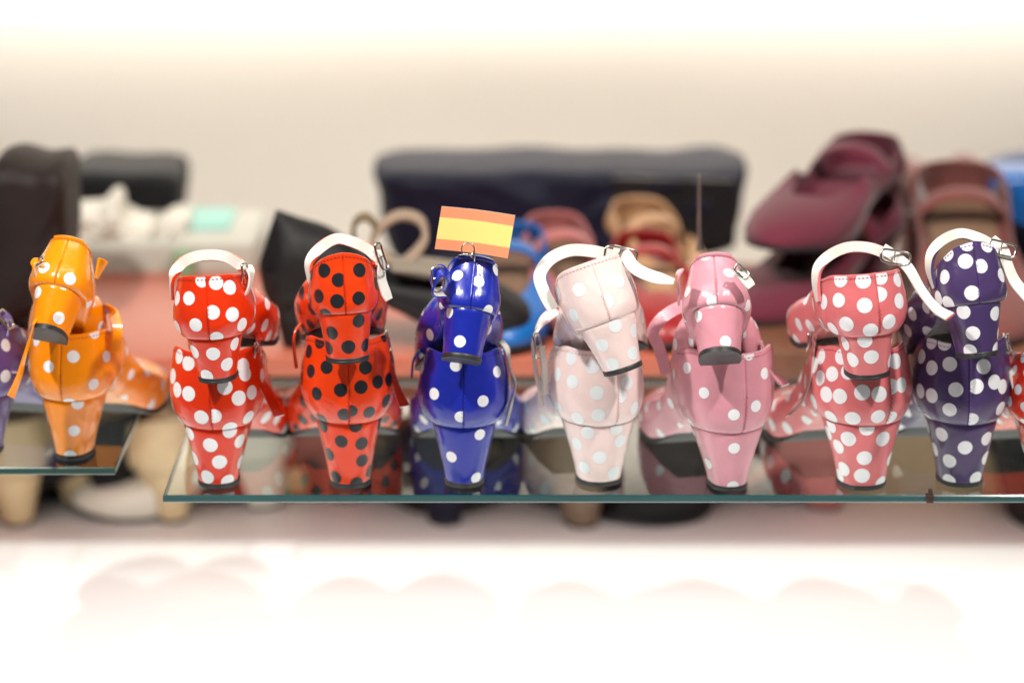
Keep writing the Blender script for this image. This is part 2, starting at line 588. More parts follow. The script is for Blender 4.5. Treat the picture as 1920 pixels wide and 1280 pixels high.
    mo.grid(np.stack([hi[0], lo[0]], 1), 0); mo.grid(np.stack([hi[1], lo[1]], 1), 0, flip=True)
    mo.build('sole', [sole_m or M_RUBBER], root, angle=50)
    for st in straps:
        m = MB()
        pts = [at(*p[:3]) for p in st['pts']]
        wd = [p[3] for p in st['pts']]
        P, Wd, Nn = m.ribbon(pts, wd, st.get('w', 1.0), st.get('th', .17), 0 if not st.get('flip') else 1, 1 if not st.get('flip') else 0, taper=st.get('taper', 0), cut=st.get('name') == 'strap_end')
        m.build(st.get('name', 'strap'), [st.get('mat', leather_m), st.get('mat_in', lining)], root, inv=inv, angle=40)
    for bk in buckles:
        m = MB()
        c = at(*bk['p']); a = np.array(bk['a'], float); a /= np.linalg.norm(a)
        b = np.array(bk['b'], float); b -= a * (a @ b); b /= np.linalg.norm(b)
        nn = np.cross(a, b)
        wa, wb = bk.get('wa', .62), bk.get('wb', .85)
        th = np.arange(36) * 2 * math.pi / 36
        f = lambda x: np.sign(x) * np.abs(x) ** .45
        ring = c + np.outer(f(np.cos(th)) * wa, a) + np.outer(f(np.sin(th)) * wb, b) + np.outer(-.12 * (f(np.sin(th)) ** 2), nn)
        m.tube(ring, .095, 8, closed=True)
        bo = m.build('buckle', [M_METAL], root, inv=inv)
        m = MB(); m.tube([c - a * wa, c + nn * .10, c + a * (wa + .05)], .055, 6)
        m.build('prong', [M_METAL], bo, inv=inv)
    if tab:
        m = MB()
        # folded collar tab at the head of the back seam
        tq = np.linspace(-tab, tab, 14)
        Pq = S.upper(tq, np.full(14, 1.0)); Nq = local_normals(S.upper, tq, np.full(14, .97)) * sign
        rows = np.stack([Pq + Nq * .02 - [0, 0, .22], Pq + Nq * .14 - [0, 0, .18], Pq + Nq * .16 + [0, 0, .04], Pq + [0, 0, .16], Pq - Nq * .2 + [0, 0, .1]], 1)
        m.grid(rows, 0, flip=sign < 0)
        m.build('collar_tab', [leather_m], root, angle=60)
    return root
# ---------------------------------------------------------------- the sixteen shoes: shape, stance, anchor
# bottom shoes: anchor = back of the heel tip on the shelf (px, Y, shelf height); top shoes: anchor = back seam at the seat (px, py, Y)
SPEC = {
 'B1': dict(sh=dict(Hh=5.0, tipw=2.8, topw=5.1, maxw=6.7, uh=5.7, collw=5.9, L=21, ballw=8.0, dip=0.45), yaw=-8, hb=(127, 864, 1.0)),
 'B2': dict(sh=dict(Hh=4.9, tipw=3.1, topw=5.4, maxw=7.1, uh=6.4, collw=6.2, L=21, ballw=8.2, dip=0.45), yaw=-2, hb=(404, 917, 0)),
 'B3': dict(sh=dict(Hh=5.35, tipw=3.2, topw=5.3, maxw=7.1, uh=6.9, collw=5.9, L=22, ballw=9.4, dip=0.45, asym=-.9), yaw=4, hb=(657, 917, 0)),
 'B4': dict(sh=dict(Hh=5.0, tipw=3.0, topw=5.25, maxw=6.9, uh=6.2, collw=5.6, L=21, ballw=9.0, dip=0.45), yaw=0, hb=(870, 916, 0)),
 'B5': dict(sh=dict(Hh=5.05, tipw=3.4, topw=5.8, maxw=7.0, uh=6.3, collw=5.9, L=21, ballw=8.0, dip=0.45, ts=.022), yaw=10, hb=(1132, 913, 0)),
 'B6': dict(sh=dict(Hh=4.85, tipw=2.9, topw=5.7, maxw=7.2, uh=6.6, collw=6.7, L=21, ballw=8.0, dip=0.45, ts=.014), yaw=10, hb=(1375, 922, 0)),
 'B7': dict(sh=dict(Hh=5.35, tipw=3.6, topw=6.15, maxw=7.6, uh=6.3, collw=6.2, L=21, ballw=8.4, dip=0.45, ts=.026), yaw=10.5, hb=(1629, 920, 0)),
 'B8': dict(sh=dict(Hh=5.2, tipw=3.4, topw=5.6, maxw=7.3, uh=6.8, collw=6.2, L=21, ballw=8.2, dip=0.45, ts=-.006), yaw=4, hb=(1810, 915, 0)),
 'T1': dict(sh=dict(Hh=3.4, tipw=2.75, topw=4.35, hw=3.75, maxw=4.6, uh=4.2, collw=3.4, L=15, ballw=5.6, seat_d=3.6, inw=.5), yaw=-5, pitch=37, roll=9, an=(102, 533, 2.2)),
 'T2': dict(sh=dict(Hh=3.5, tipw=2.85, topw=4.82, hw=4.30, maxw=5.8, uh=4.75, collw=4.7, L=18, ballw=7.0, seat_d=3.8), yaw=-1, pitch=2, roll=-3, an=(394, 638, -3)),
 'T3': dict(sh=dict(Hh=3.8, tipw=3.15, topw=4.51, hw=4.10, maxw=5.1, uh=4.5, collw=4.6, L=18, ballw=6.6, seat_d=3.8, sd=.9), yaw=6, pitch=6, roll=-2, an=(649, 590, -3)),
 'T4': dict(sh=dict(Hh=3.7, tipw=2.9, topw=4.18, hw=3.60, maxw=4.45, uh=4.0, collw=3.7, L=16, ballw=6.0, seat_d=3.5, inw=.5), yaw=2, pitch=24, roll=9, an=(882, 578, -2.0)),
 'T5': dict(sh=dict(Hh=4.0, tipw=2.9, topw=4.88, hw=4.60, maxw=5.6, uh=4.6, collw=5.2, L=18, ballw=6.8, seat_d=3.9), yaw=9, pitch=14, roll=-17, an=(1145, 602, -3)),
 'T6': dict(sh=dict(Hh=3.5, tipw=3.1, topw=4.64, hw=4.00, maxw=4.85, uh=4.3, collw=3.7, L=16, ballw=6.4, seat_d=3.7, inw=.5), yaw=-2, pitch=36, roll=-4, an=(1345, 570, -1.8)),
 'T7': dict(sh=dict(Hh=3.45, tipw=3.2, topw=5.04, hw=4.20, maxw=6.4, uh=4.7, collw=5.6, L=18, ballw=7.0, seat_d=4.0, ts=.012), yaw=7, pitch=2, roll=-4, an=(1638, 632, -3)),
 'T8': dict(sh=dict(Hh=4.0, tipw=2.9, topw=4.82, hw=4.30, maxw=5.25, uh=4.6, collw=4.5, L=18, ballw=6.8, seat_d=3.8, sd=1.0), yaw=6, pitch=14, roll=-5, an=(1838, 570, -3)),
}
def floor_point(px, py, z):
    """the point of height z seen at a position of the photograph"""
    d = FWD + RT * ((px - 960.0) / FPX) + UP * ((640.0 - py) / FPX)
    return CAM + d * ((z - CAM[2]) / d[2])
# printed dots: part, place round the shoe, height on it, side of the back seam they are cut at
DOTS = {
 'B1': [('U',0.025,0.725,1),('U',-0.023,0.581,-1),('U',0.108,0.65,0),('U',0.071,0.306,0),('U',-0.093,0.088,0),('U',-0.105,0.488,0),('U',-0.064,0.881,0),('U',0.076,1.0,0),('U',0.016,0.0,1),('H',0.292,0.6,0),('H',0.56,0.467,0),('H',0.525,0.0,0),('H',0.575,0.958,0)],
 'B2': [('U',-0.075,0.537,0),('U',-0.042,0.531,0),('U',0.052,0.475,0),('U',0.085,0.5,0),('U',0.025,0.625,1),('U',-0.128,0.269,0),('U',-0.103,0.056,0),('U',-0.019,0.238,-1),('U',0.006,0.263,1),('U',0.087,0.163,0),('U',0.039,0.044,0),('U',-0.1,0.663,0),('U',0.068,0.738,0),('U',-0.078,0.913,0),('U',-0.045,0.875,0),('U',0.065,0.831,0),('H',0.343,0.883,0),('H',0.482,0.733,0),('H',0.677,0.742,0),('H',0.31,0.417,0),('H',0.535,0.417,0),('H',0.435,0.125,0),('H',0.608,0.033,0),('H',0.763,0.308,0),('H',0.583,0.975,0)],
 'B3': [('U',-0.083,0.65,0),('U',-0.041,0.731,0),('U',0.032,0.725,0),('U',0.057,0.55,0),('U',0.092,0.531,0),('U',-0.064,0.425,0),('U',-0.014,0.5,-1),('U',0.022,0.525,1),('U',-0.269,0.45,0),('U',0.085,0.288,0),('U',0.041,0.194,0),('U',-0.009,0.188,-1),('U',0.001,0.244,1),('U',-0.068,0.075,0),('U',-0.064,0.975,0),('U',-0.103,0.838,0),('H',0.335,0.933,0),('H',0.532,0.983,0),('H',0.74,0.9,0),('H',0.453,0.725,0),('H',0.57,0.675,0),('H',0.335,0.467,0),('H',0.585,0.383,0),('H',0.372,0.1,0),('H',0.705,0.15,0),('H',0.55,0.0,0)],
 'B4': [('U',-0.059,0.513,0),('U',0.037,0.444,0),('U',0.078,0.75,0),('U',-0.128,0.75,0),('U',-0.005,0.238,-1),('U',0.262,0.0,0),('U',0.262,0.531,0),('U',-0.015,0.881,-1),('H',0.588,0.875,0),('H',0.415,0.475,0),('H',0.61,0.083,0),('H',0.2,0.85,0)],
 'B5': [('U',-0.077,0.894,0),('U',-0.068,0.631,0),('U',-0.018,0.525,-1),('U',0.023,0.463,1),('U',0.041,0.613,0),('U',-0.016,0.225,-1),('U',-0.06,0.144,0),('U',0.063,0.256,0),('U',-0.238,1.0,0),('U',-0.124,0.669,0),('U',-0.026,0.831,0),('U',0.264,0.013,1),('H',0.417,0.892,0),('H',0.315,0.65,0),('H',0.588,0.708,0),('H',0.47,0.45,0),('H',0.345,0.242,0),('H',0.575,0.142,0),('H',0.552,0.942,0)],
 'B6': [('U',-0.112,0.788,0),('U',-0.062,0.556,0),('U',0.034,0.394,0),('U',0.056,0.744,0),('U',-0.008,0.312,-1),('U',-0.133,0.062,0),('U',0.022,1.0,0),('U',-0.254,0.956,0),('H',0.492,0.733,0),('H',0.265,0.367,0),('H',0.497,0.0,0),('H',0.152,0.883,0)],
 'B7': [('U',-0.085,0.694,0),('U',-0.123,0.619,0),('U',-0.049,0.756,0),('U',-0.066,0.913,0),('U',-0.143,0.875,0),('U',-0.164,0.756,0),('U',-0.097,0.438,0),('U',-0.064,0.456,0),('U',-0.024,0.531,0),('U',0.051,0.569,0),('U',0.027,0.575,1),('U',0.004,0.506,-1),('U',-0.152,0.269,0),('U',-0.094,0.113,0),('U',-0.041,0.156,0),('U',0.004,0.194,-1),('U',0.028,0.144,1),('U',0.092,0.106,0),('U',0.041,0.856,0),('H',0.258,0.933,0),('H',0.473,0.975,0),('H',0.38,0.783,0),('H',0.555,0.775,0),('H',0.28,0.608,0),('H',0.463,0.475,0),('H',0.688,0.375,0),('H',0.292,0.242,0),('H',0.45,0.175,0),('H',0.608,0.0,0),('H',0.18,0.767,0),('H',0.718,0.85,0),('H',0.21,0.075,0)],
 'B8': [('U',-0.13,0.794,0),('U',-0.082,0.7,0),('U',-0.042,0.781,0),('U',0.019,0.763,0),('U',-0.119,0.406,0),('U',-0.08,0.394,0),('U',-0.03,0.513,-1),('U',0.005,0.556,1),('U',0.04,0.581,0),('U',0.062,0.506,0),('U',-0.042,0.256,0),('U',0.065,0.231,0),('U',-0.001,0.125,1),('U',-0.123,0.0,0),('U',-0.058,1.0,0),('U',-0.095,0.963,0),('H',0.34,0.808,0),('H',0.482,0.625,0),('H',0.613,0.742,0),('H',0.38,0.367,0),('H',0.212,0.475,0),('H',0.667,0.383,0),('H',0.362,0.008,0),('H',0.583,0.067,0),('H',0.133,0.808,0)],
 'T1': [('U',-0.039,0.331,-1),('U',0.036,0.194,1),('U',0.131,0.731,0),('U',0.182,0.019,0),('U',0.293,0.463,0),('H',0.355,0.8,0),('H',0.6,0.225,0)],
 'T2': [('U',0.024,0.906,1),('U',-0.042,0.706,0),('U',-0.093,0.694,0),('U',0.058,0.825,0),('U',0.011,0.5,1),('U',0.055,0.438,0),('U',-0.027,0.312,-1),('U',-0.099,0.231,0),('U',-0.009,0.95,-1),('U',0.016,0.056,1),('U',0.086,0.231,0),('U',-0.133,0.463,0),('H',0.348,0.675,0),('H',0.51,0.65,0),('H',0.69,0.808,0),('H',0.618,0.333,0),('H',0.432,0.067,0)],
 'T3': [('U',-0.05,0.806,0),('U',0.04,0.769,0),('U',-0.013,0.619,-1),('U',-0.074,0.406,0),('U',-0.02,0.281,-1),('U',0.033,0.312,1),('U',0.256,0.4,0),('U',-0.061,0.0,0),('U',0.114,0.613,0),('U',-0.256,0.419,0),('H',0.385,0.592,0),('H',0.583,0.833,0),('H',0.505,0.267,0),('H',0.672,0.25,0),('H',0.307,0.233,0)],
 'T4': [('U',-0.051,0.644,0),('U',0.084,0.888,0),('U',0.013,0.569,1),('U',-0.131,0.0,0),('U',0.059,0.019,0),('U',0.138,0.438,0),('U',-0.274,0.25,0),('H',0.315,0.9,0),('H',0.823,0.783,0),('H',0.453,0.25,0)],
 'T5': [('U',-0.139,0.781,0),('U',-0.044,0.669,0),('U',0.003,0.369,1),('U',-0.091,0.325,0),('U',-0.166,0.344,0),('U',0.047,0.613,0),('H',0.393,0.583,0),('H',0.603,0.217,0),('H',0.405,0.133,0),('H',0.52,0.883,0),('H',0.665,0.642,0)],
 'T6': [('U',0.038,0.644,0),('U',-0.092,0.425,0),('U',-0.012,0.062,-1),('U',-0.027,1.0,-1),('U',0.114,0.106,0),('U',0.307,0.744,0),('H',0.34,0.825,0),('H',0.547,0.108,0)],
 'T7': [('U',-0.07,0.656,0),('U',-0.126,0.625,0),('U',-0.016,0.575,-1),('U',0.013,0.706,1),('U',0.063,0.562,0),('U',-0.058,0.288,0),('U',0.032,0.275,1),('U',-0.11,0.156,0),('U',-0.008,0.163,-1),('U',-0.015,0.919,-1),('U',0.022,0.944,1),('U',0.071,0.863,0),('U',-0.066,0.95,0),('H',0.485,0.483,0),('H',0.325,0.392,0),('H',0.71,0.25,0),('H',0.725,0.808,0),('H',0.265,0.783,0),('H',0.448,0.917,0)],
 'T8': [('U',-0.024,0.744,-1),('U',0.011,0.638,1),('U',-0.09,0.638,0),('U',-0.144,0.844,0),('U',-0.076,1.0,0),('U',-0.018,0.231,-1),('U',0.277,0.769,1),('U',0.075,0.525,0),('U',-0.091,0.1,0),('U',-0.128,0.269,0),('U',0.039,0.969,0),('U',0.121,0.131,0),('U',-0.015,1.0,-1),('H',0.393,0.875,0),('H',0.615,0.767,0),('H',0.435,0.417,0),('H',0.73,0.342,0),('H',0.385,0.05,0),('H',0.662,0.025,0)],
}
# ---------------------------------------------------------------- setting
def box_obj(name, lo, hi, m, parent=None, bev=.15, seg=3, loc=None, rz=0):
    mb = MB()
    lo = np.array(lo, float); hi = np.array(hi, float)
    mb.box(lo, hi)
    o = mb.build(name, m, parent, smooth=True)
    if bev:
        md = o.modifiers.new("bevel", 'BEVEL'); md.width = bev * CM; md.segments = seg
    if loc is not None: o.location = Vector(loc) * CM
    o.rotation_euler.z = R(rz)
    return o

M_WALL = mat("cream painted wall", (246, 238, 226), .7, var=.02, vscale=.3)
M_BASE = mat("white laminate base", (246, 247, 249), .4, var=.01, vscale=.5)
M_SALMON = mat("salmon laminate", (178, 96, 74), .45, coat=.1, var=.04, vscale=1.0)
FLOOR = -20.0
wall = box_obj('wall', (-140, 112, FLOOR), (140, 116, 150), M_WALL, bev=0); tag(wall, 'plain cream wall closing the back of the display', 'wall', kind='structure')
base = box_obj('floor', (-140, -60, FLOOR - 3), (140, 112, FLOOR), M_BASE, bev=0); tag(base, 'pale glossy base of the display under the glass shelves', 'floor', kind='structure')

def glass_mat():
    m = bpy.data.materials.new("clear shelf glass"); m.use_nodes = True
    nt = m.node_tree; nt.nodes.clear()
    out = nt.nodes.new("ShaderNodeOutputMaterial"); mix = nt.nodes.new("ShaderNodeMixShader")
    tr = nt.nodes.new("ShaderNodeBsdfTransparent"); gl = nt.nodes.new("ShaderNodeBsdfGlossy")
    fr = nt.nodes.new("ShaderNodeFresnel"); fr.inputs["IOR"].default_value = 1.5
    tr.inputs[0].default_value = (.90, .955, .935, 1); gl.inputs["Roughness"].default_value = .03
    gl.inputs["Color"].default_value = (.95, .97, .96, 1)
    geo = nt.nodes.new("ShaderNodeNewGeometry"); inv_ = nt.nodes.new("ShaderNodeMath"); inv_.operation = 'SUBTRACT'; inv_.inputs[0].default_value = 1.0
    mul = nt.nodes.new("ShaderNodeMath"); mul.operation = 'MULTIPLY'; mul2 = nt.nodes.new("ShaderNodeMath"); mul2.operation = 'MULTIPLY'; mul2.inputs[1].default_value = 1.2
    nt.links.new(geo.outputs["Backfacing"], inv_.inputs[1]); nt.links.new(inv_.outputs[0], mul.inputs[0]); nt.links.new(fr.outputs[0], mul.inputs[1]); nt.links.new(mul.outputs[0], mul2.inputs[0])
    nt.links.new(mul2.outputs[0], mix.inputs[0]); nt.links.new(tr.outputs[0], mix.inputs[1]); nt.links.new(gl.outputs[0], mix.inputs[2])
    nt.links.new(mix.outputs[0], out.inputs[0])
    return m
M_GLASS = glass_mat()
M_EDGE = mat("green polished glass edge", (24, 76, 78), .12, coat=.5, var=.25, vscale=1.2)
M_EDGE_DARK = mat("dark green glass edge", (12, 62, 54), .12, coat=.5, var=.2, vscale=1.2)
M_POST = mat("black painted post", (16, 17, 20), .4)

def glass_shelf(x0, x1, y0, y1, z, th, label, me):
    mb = MB()
    c = .10
    rows = []
    def rect(i, zz): return np.array([(x0 + i, y0 + i, zz), (x1 - i, y0 + i, zz), (x1 - i, y1 - i, zz), (x0 + i, y1 - i, zz)])
    r = [rect(c, z), rect(0, z - c), rect(0, z - th + c), rect(c, z - th)]
    mb.grid(np.array(r), 1, cv=True)
    mb.add(r[0], [(0, 1, 2, 3)], 0); mb.add(r[3], [(3, 2, 1, 0)], 0)
    o = mb.build('glass_shelf', [M_GLASS, me], smooth=False)
    return tag(o, label, 'glass shelf', 'glass shelves')
pR = floor_point(305, 928, 0); pL = floor_point(216, 876, 1.0)
glass_shelf(pR[0], 56, pR[1], 30, 0, .62, 'long glass shelf with a teal edge carrying seven pairs of heeled shoes', M_EDGE)
glass_shelf(-60, pL[0], pL[1], 30, 1.0, .62, 'short glass shelf with a dark green edge under the orange shoes', M_EDGE_DARK)
# uprights on the base behind the glass
for (px, wd, lab, y) in ((1524, 2.3, 'black upright post under the salmon shelf behind the coral shoes', 56), (1905, 3.0, 'black upright post under the salmon shelf at the right edge', 56),
                         (-60, 2.0, 'black upright post under the salmon shelf at the left edge', 56)):
    x = at(px, 870, y)[0]
    o = box_obj('shelf_post', (x - wd / 2, y - 1.2, FLOOR), (x + wd / 2, y + 1.2, .2), M_POST); tag(o, lab, 'post', 'posts under the salmon shelf')
# small brown clip on the shelf edge
p = floor_point(1744, 930, 0)
mb = MB(); mb.box((-.28, -.16, -.52), (.28, .5, .12)); mb.box((-.14, -.12, .12), (.16, .3, .55))
o = mb.build('shelf_clip', mat("brown clip", (58, 34, 28), .5)); o.location = Vector((p[0], p[1], 0)) * CM
md = o.modifiers.new("b", 'BEVEL'); md.width = .0006; md.segments = 2
tag(o, 'tiny brown clip on the glass shelf edge beside the purple shoes', 'clip')

# ---------------------------------------------------------------- the shoes on the shelves
LEA = dict(
 orange=leather("orange patent leather", (248, 144, 4), .22, .6),
 red=leather("red leather", (222, 50, 8), .24, .45),
 scarlet=leather("scarlet leather", (230, 62, 10), .26, .45),
 blue=leather("royal blue patent leather", (24, 40, 160), .26, .5),
 pale=leather("pale pink pearl leather", (242, 218, 214), .26, .5),
 rose=leather("rose pink leather", (212, 146, 160), .27, .4),
 coral=leather("coral pink leather", (216, 112, 116), .3, .35),
 purple=leather("dark purple leather", (72, 54, 100), .3, .4),
)
TH = {k: mat(k + " thread", c, .7) for k, c in dict(orange=(190, 88, 10), red=(150, 24, 14), scarlet=(150, 26, 16), blue=(24, 30, 130), pale=(212, 170, 168), rose=(176, 92, 112), coral=(158, 40, 52), purple=(112, 62, 168)).items()}
M_EDGEP = mat("cream strap edge", (240, 226, 214), .45)
Z = (0, 0, 1)
def loop(pts, w=.95, **k): return dict(pts=pts, w=w, **k)
STR = {
 'T1': dict(straps=[loop([(182, 502, -1.5, (0, -.2, 1)), (186, 503, -1.2, (0, -.2, 1)), (193, 507, -1, (0, -.1, 1)), (194, 520, -1, (0, 0, 1))][:3], w=1.5, name='strap_loop', mat_in='self'),
                    loop([(79, 494, -1.0, (0, 1, .3)), (68, 493, -1.5, (0, 1, .3)), (64, 502, -1.8, (0, 1, .2)), (67, 514, -1.6, (0, 1, .2))], w=.9, mat='edge')],
            buckles=[dict(p=(74, 487, -1.2), a=(.7, 0, .6), b=(0, 1, .2), wa=.35, wb=.6)]),
 'T2': dict(straps=[loop([(323, 556, .8, (-.2, 1, .1)), (323, 522, .3, (-.3, 1, .2)), (340, 494, 1.5, (-.25, .4, 1)), (365, 482, 2.4, (-.1, .5, 1)), (396, 478, 2.8, (0, .5, 1)), (425, 482, 2.5, (.1, .5, 1)), (447, 494, 1.5, (.25, .4, 1)), (459, 508, .4, (.3, 1, .3)), (462, 535, -.2, (.2, 1, .1))], w=.86, th=.26, name='ankle_strap'),
                    loop([(462, 498, .2, (.2, .9, .3)), (470, 512, -.3, (.2, .9, .2)), (468, 535, -.6, (.2, .9, .1)), (457, 560, -.8, (.2, .9, 0))], w=.9, name='strap_end')],
            buckles=[dict(p=(459, 515, -.5), a=(.3, .9, 0), b=(.05, 0, 1), wa=.45, wb=.85)]),
 'T3': dict(straps=[loop([(592, 550, -.5, (-.4, 1, .1)), (582, 522, 0, (-.5, 1, .1)), (580, 492, .6, (-.5, 1, .3)), (600, 465, 1.6, (-.3, .5, 1)), (630, 448, 2.6, (0, .5, 1)), (662, 454, 2.4, (.15, .5, 1)), (690, 467, 1.4, (.3, .4, 1)), (706, 484, .2, (.5, .8, .6)), (708, 500, -.4, (.4, 1, .2))], w=.84, th=.26, name='ankle_strap'),
                    loop([(706, 470, .4, (.4, .9, 0)), (715, 485, 0, (.4, .9, 0)), (715, 520, -.5, (.7, .7, -.1)), (722, 545, -.8, (.8, .5, -.3)), (729, 562, -.9, (.8, .5, -.3))], w=.85, name='strap_end', taper=.2)],
            buckles=[dict(p=(714, 482, -.6), a=(.5, .8, 0), b=(.45, 0, -.9), wa=.4, wb=1.05)]),
 'T4': dict(straps=[loop([(842, 520, -1.2, (-.1, .8, .6)), (828, 507, -1.6, (-.1, .8, .6)), (815, 520, -1.8, (-.3, .8, .5)), (812, 545, -1.8, (0, .9, .3)), (832, 552, -1.4, (0, 1, 0))], w=1.1, name='strap_loop')],
            buckles=[dict(p=(822, 521, -1.9), a=(.8, .5, 0), b=(-.3, 0, 1), wa=.5, wb=.8)]),
 'T5': dict(straps=[loop([(1037, 580, -.5, (-.7, .1, .6)), (1020, 548, 0, (-.8, .2, .5)), (1012, 516, .7, (-.8, .3, .4)), (1032, 486, 1.6, (-.5, .5, .8)), (1068, 470, 2.4, (-.1, .5, 1)), (1108, 471, 2.2, (.1, .5, 1)), (1140, 478, 1.4, (.1, .4, 1)), (1168, 486, .4, (.2, .3, 1))], w=.95, name='ankle_strap'),
                    loop([(1150, 470, .5, (.3, .3, 1)), (1172, 478, -.2, (.4, .3, 1)), (1190, 502, -1, (.5, .4, .8)), (1222, 518, -1.8, (.2, .5, .8)), (1264, 528, -2.6, (.1, .5, .8))], w=.95, name='strap_end', taper=.5)],
            buckles=[dict(p=(1163, 478, -.3), a=(.15, .3, 1), b=(1, .2, -.45), wa=.55, wb=1.25)]),
 'T6': dict(straps=[loop([(1277, 505, -1.5, (0, 1, .2)), (1271, 520, -1.8, (0, 1, .2)), (1273, 540, -1.8, (0, 1, .2)), (1272, 568, -1.6, (0, 1, .2))], w=1.0, name='strap_loop'),
                    loop([(1384, 506, -1.2, (.3, .6, .8)), (1393, 518, -1.5, (.3, .6, .6)), (1409, 538, -1.8, (.3, .6, .6))], w=.9, name='strap_end', taper=.2)],
            buckles=[dict(p=(1389, 509, -1.5), a=(.5, .5, .6), b=(.7, 0, -.7), wa=.3, wb=.6)]),
 'T7': dict(straps=[loop([(1535, 565, -.5, (-.2, 1, .1)), (1530, 530, 0, (-.4, 1, .2)), (1535, 500, .7, (-.4, 1, .5)), (1558, 477, 1.8, (-.3, .5, 1)), (1590, 464, 2.5, (-.1, .5, 1)), (1625, 464, 2.5, (.1, .5, 1)), (1655, 473, 1.5, (.2, .4, 1)), (1676, 488, .4, (.3, .3, 1))], w=.84, th=.26, name='ankle_strap'),
                    loop([(1655, 466, 1, (.4, .4, .9)), (1682, 484, .2, (.6, .4, .7)), (1704, 504, -.4, (.7, .4, .5)), (1728, 545, -1.2, (.6, .6, .3)), (1755, 578, -2.6, (.5, .7, .3)), (1782, 594, -4.6, (.2, .9, .3))], w=.85, name='strap_end')],
            buckles=[dict(p=(1678, 482, -.2), a=(.1, .5, 1), b=(1, 0, -.6), wa=.5, wb=1.15)]),
 'T8': dict(straps=[loop([(1753, 540, -.5, (-.2, 1, .1)), (1743, 505, 0, (-.4, 1, .2)), (1747, 474, .7, (-.4, 1, .5)), (1768, 450, 1.8, (-.3, .6, 1)), (1800, 438, 2.5, (0, .6, 1)), (1832, 445, 2.2, (.2, .6, 1)), (1858, 458, 1.2, (.3, .4, 1)), (1874, 474, .2, (.4, .3, 1))], w=.8, th=.26, name='ankle_strap'),
                    loop([(1858, 450, .8, (.5, .4, .8)), (1880, 470, 0, (.7, .4, .5)), (1888, 495, -.6, (.8, .5, .3)), (1903, 528, -1.2, (.7, .5, .4)), (1930, 560, -2, (.6, .5, .5))], w=.95, name='strap_end')],
            buckles=[dict(p=(1878, 466, -.4), a=(.2, .5, 1), b=(.9, 0, -.7), wa=.5, wb=1.1)]),
 'B1': dict(straps=[loop([(66, 602, 1, (.1, 1, 0)), (58, 632, 1.5, (.1, 1, 0)), (45, 672, 1.2, (.1, 1, 0)), (36, 705, .8, (.3, 1, 0)), (20, 744, 0, (.5, .9, 0))], w=.8, name='strap', mat_in='self'),
                    loop([(193, 583, 9.5, (-.5, 0, 1)), (205, 578, 8, (-.5, 0, 1)), (216, 598, 7, (.7, .5, .3)), (219, 622, 6.3, (.8, .5, 0)), (217, 660, 6, (.8, .5, 0))], w=.84, th=.26, name='ankle_strap', mat_in='self')]),
 'B2': dict(straps=[loop([(480, 618, 5, (0, 1, 0)), (487, 655, 4.5, (0, 1, 0)), (487, 700, 4, (.2, 1, 0)), (503, 740, 3, (.3, 1, .2)), (524, 780, 2, (.5, .8, .2))], w=.95, name='strap_end', flip=True)],
            buckles=[dict(p=(481, 660, 3.6), a=(.2, 1, 0), b=(.1, 0, 1), wa=.45, wb=.75)]),
 'B3': dict(straps=[loop([(716, 622, 5, (0, 1, 0)), (727, 655, 4.5, (0, 1, 0)), (736, 700, 3.6, (.2, 1, 0)), (748, 738, 2.8, (.3, 1, .2)), (759, 762, 2.2, (.5, .8, .2))], w=.95, name='strap_end', flip=True),
                    loop([(562, 608, 6, (0, 1, 0)), (553, 625, 5.4, (0, 1, 0)), (551, 650, 5, (0, 1, 0)), (556, 690, 4.6, (0, 1, 0))], w=.9, name='strap_loop')],
            buckles=[dict(p=(724, 640, 4), a=(.2, 1, 0), b=(.25, 0, -1), wa=.45, wb=.75)]),
 'B4': dict(straps=[loop([(934, 636, 6, (0, 1, 0)), (950, 655, 5, (.2, 1, 0)), (956, 690, 4.4, (0, 1, 0)), (966, 722, 3.6, (0, 1, 0)), (957, 762, 3, (.2, 1, 0)), (948, 797, 2.6, (.2, 1, 0))], w=.9, name='strap_end'),
                    loop([(790, 655, 5, (0, 1, 0)), (776, 672, 5, (0, 1, 0)), (772, 705, 5, (0, 1, 0))], w=.9, name='strap_loop')]),
 'B5': dict(straps=[loop([(1042, 582, 7, (.3, 1, .5)), (1022, 598, 6, (.3, 1, .5)), (1006, 622, 5, (.2, 1, .2)), (1000, 645, 4.4, (.1, 1, 0)), (1004, 690, 4, (.1, 1, 0)), (1012, 730, 3.8, (.1, 1, 0)), (1016, 760, 3.8, (.1, 1, 0))], w=.84, th=.26, name='ankle_strap'),
                    loop([(1016, 648, 3.6, (.5, 1, 0)), (1020, 690, 3.2, (.5, 1, 0)), (1022, 740, 3, (.5, 1, 0))], w=.9, name='strap_end')],
            buckles=[dict(p=(1009, 648, 3.4), a=(.4, .9, 0), b=(-.15, 0, 1), wa=.5, wb=.95)]),
 'B6': dict(straps=[loop([(1290, 570, 6.5, (0, .5, 1)), (1262, 582, 6, (-.2, .5, 1)), (1238, 600, 5.4, (-.5, .5, .8)), (1224, 624, 4.8, (-.8, .4, .4)), (1236, 652, 4.4, (-.8, .3, -.4)), (1250, 700, 4, (-.9, .3, 0))], w=.95, name='ankle_strap'),
                    loop([(1428, 640, 4, (0, 1, 0)), (1436, 668, 3.4, (.2, 1, 0)), (1450, 700, 2.6, (.3, 1, 0)), (1473, 722, 1.6, (.4, 1, .3))], w=.85, name='strap_end', flip=True)]),
 'B7': dict(straps=[loop([(1528, 628, 5, (0, 1, 0)), (1524, 665, 4.4, (0, 1, 0)), (1520, 705, 4, (.1, 1, 0)), (1506, 745, 3.4, (.2, 1, .2)), (1477, 780, 2.4, (.5, .9, .3))], w=.9, name='strap_end')],
            buckles=[dict(p=(1518, 640, 4.0), a=(.3, .9, 0), b=(.1, 0, 1), wa=.4, wb=.7)]),
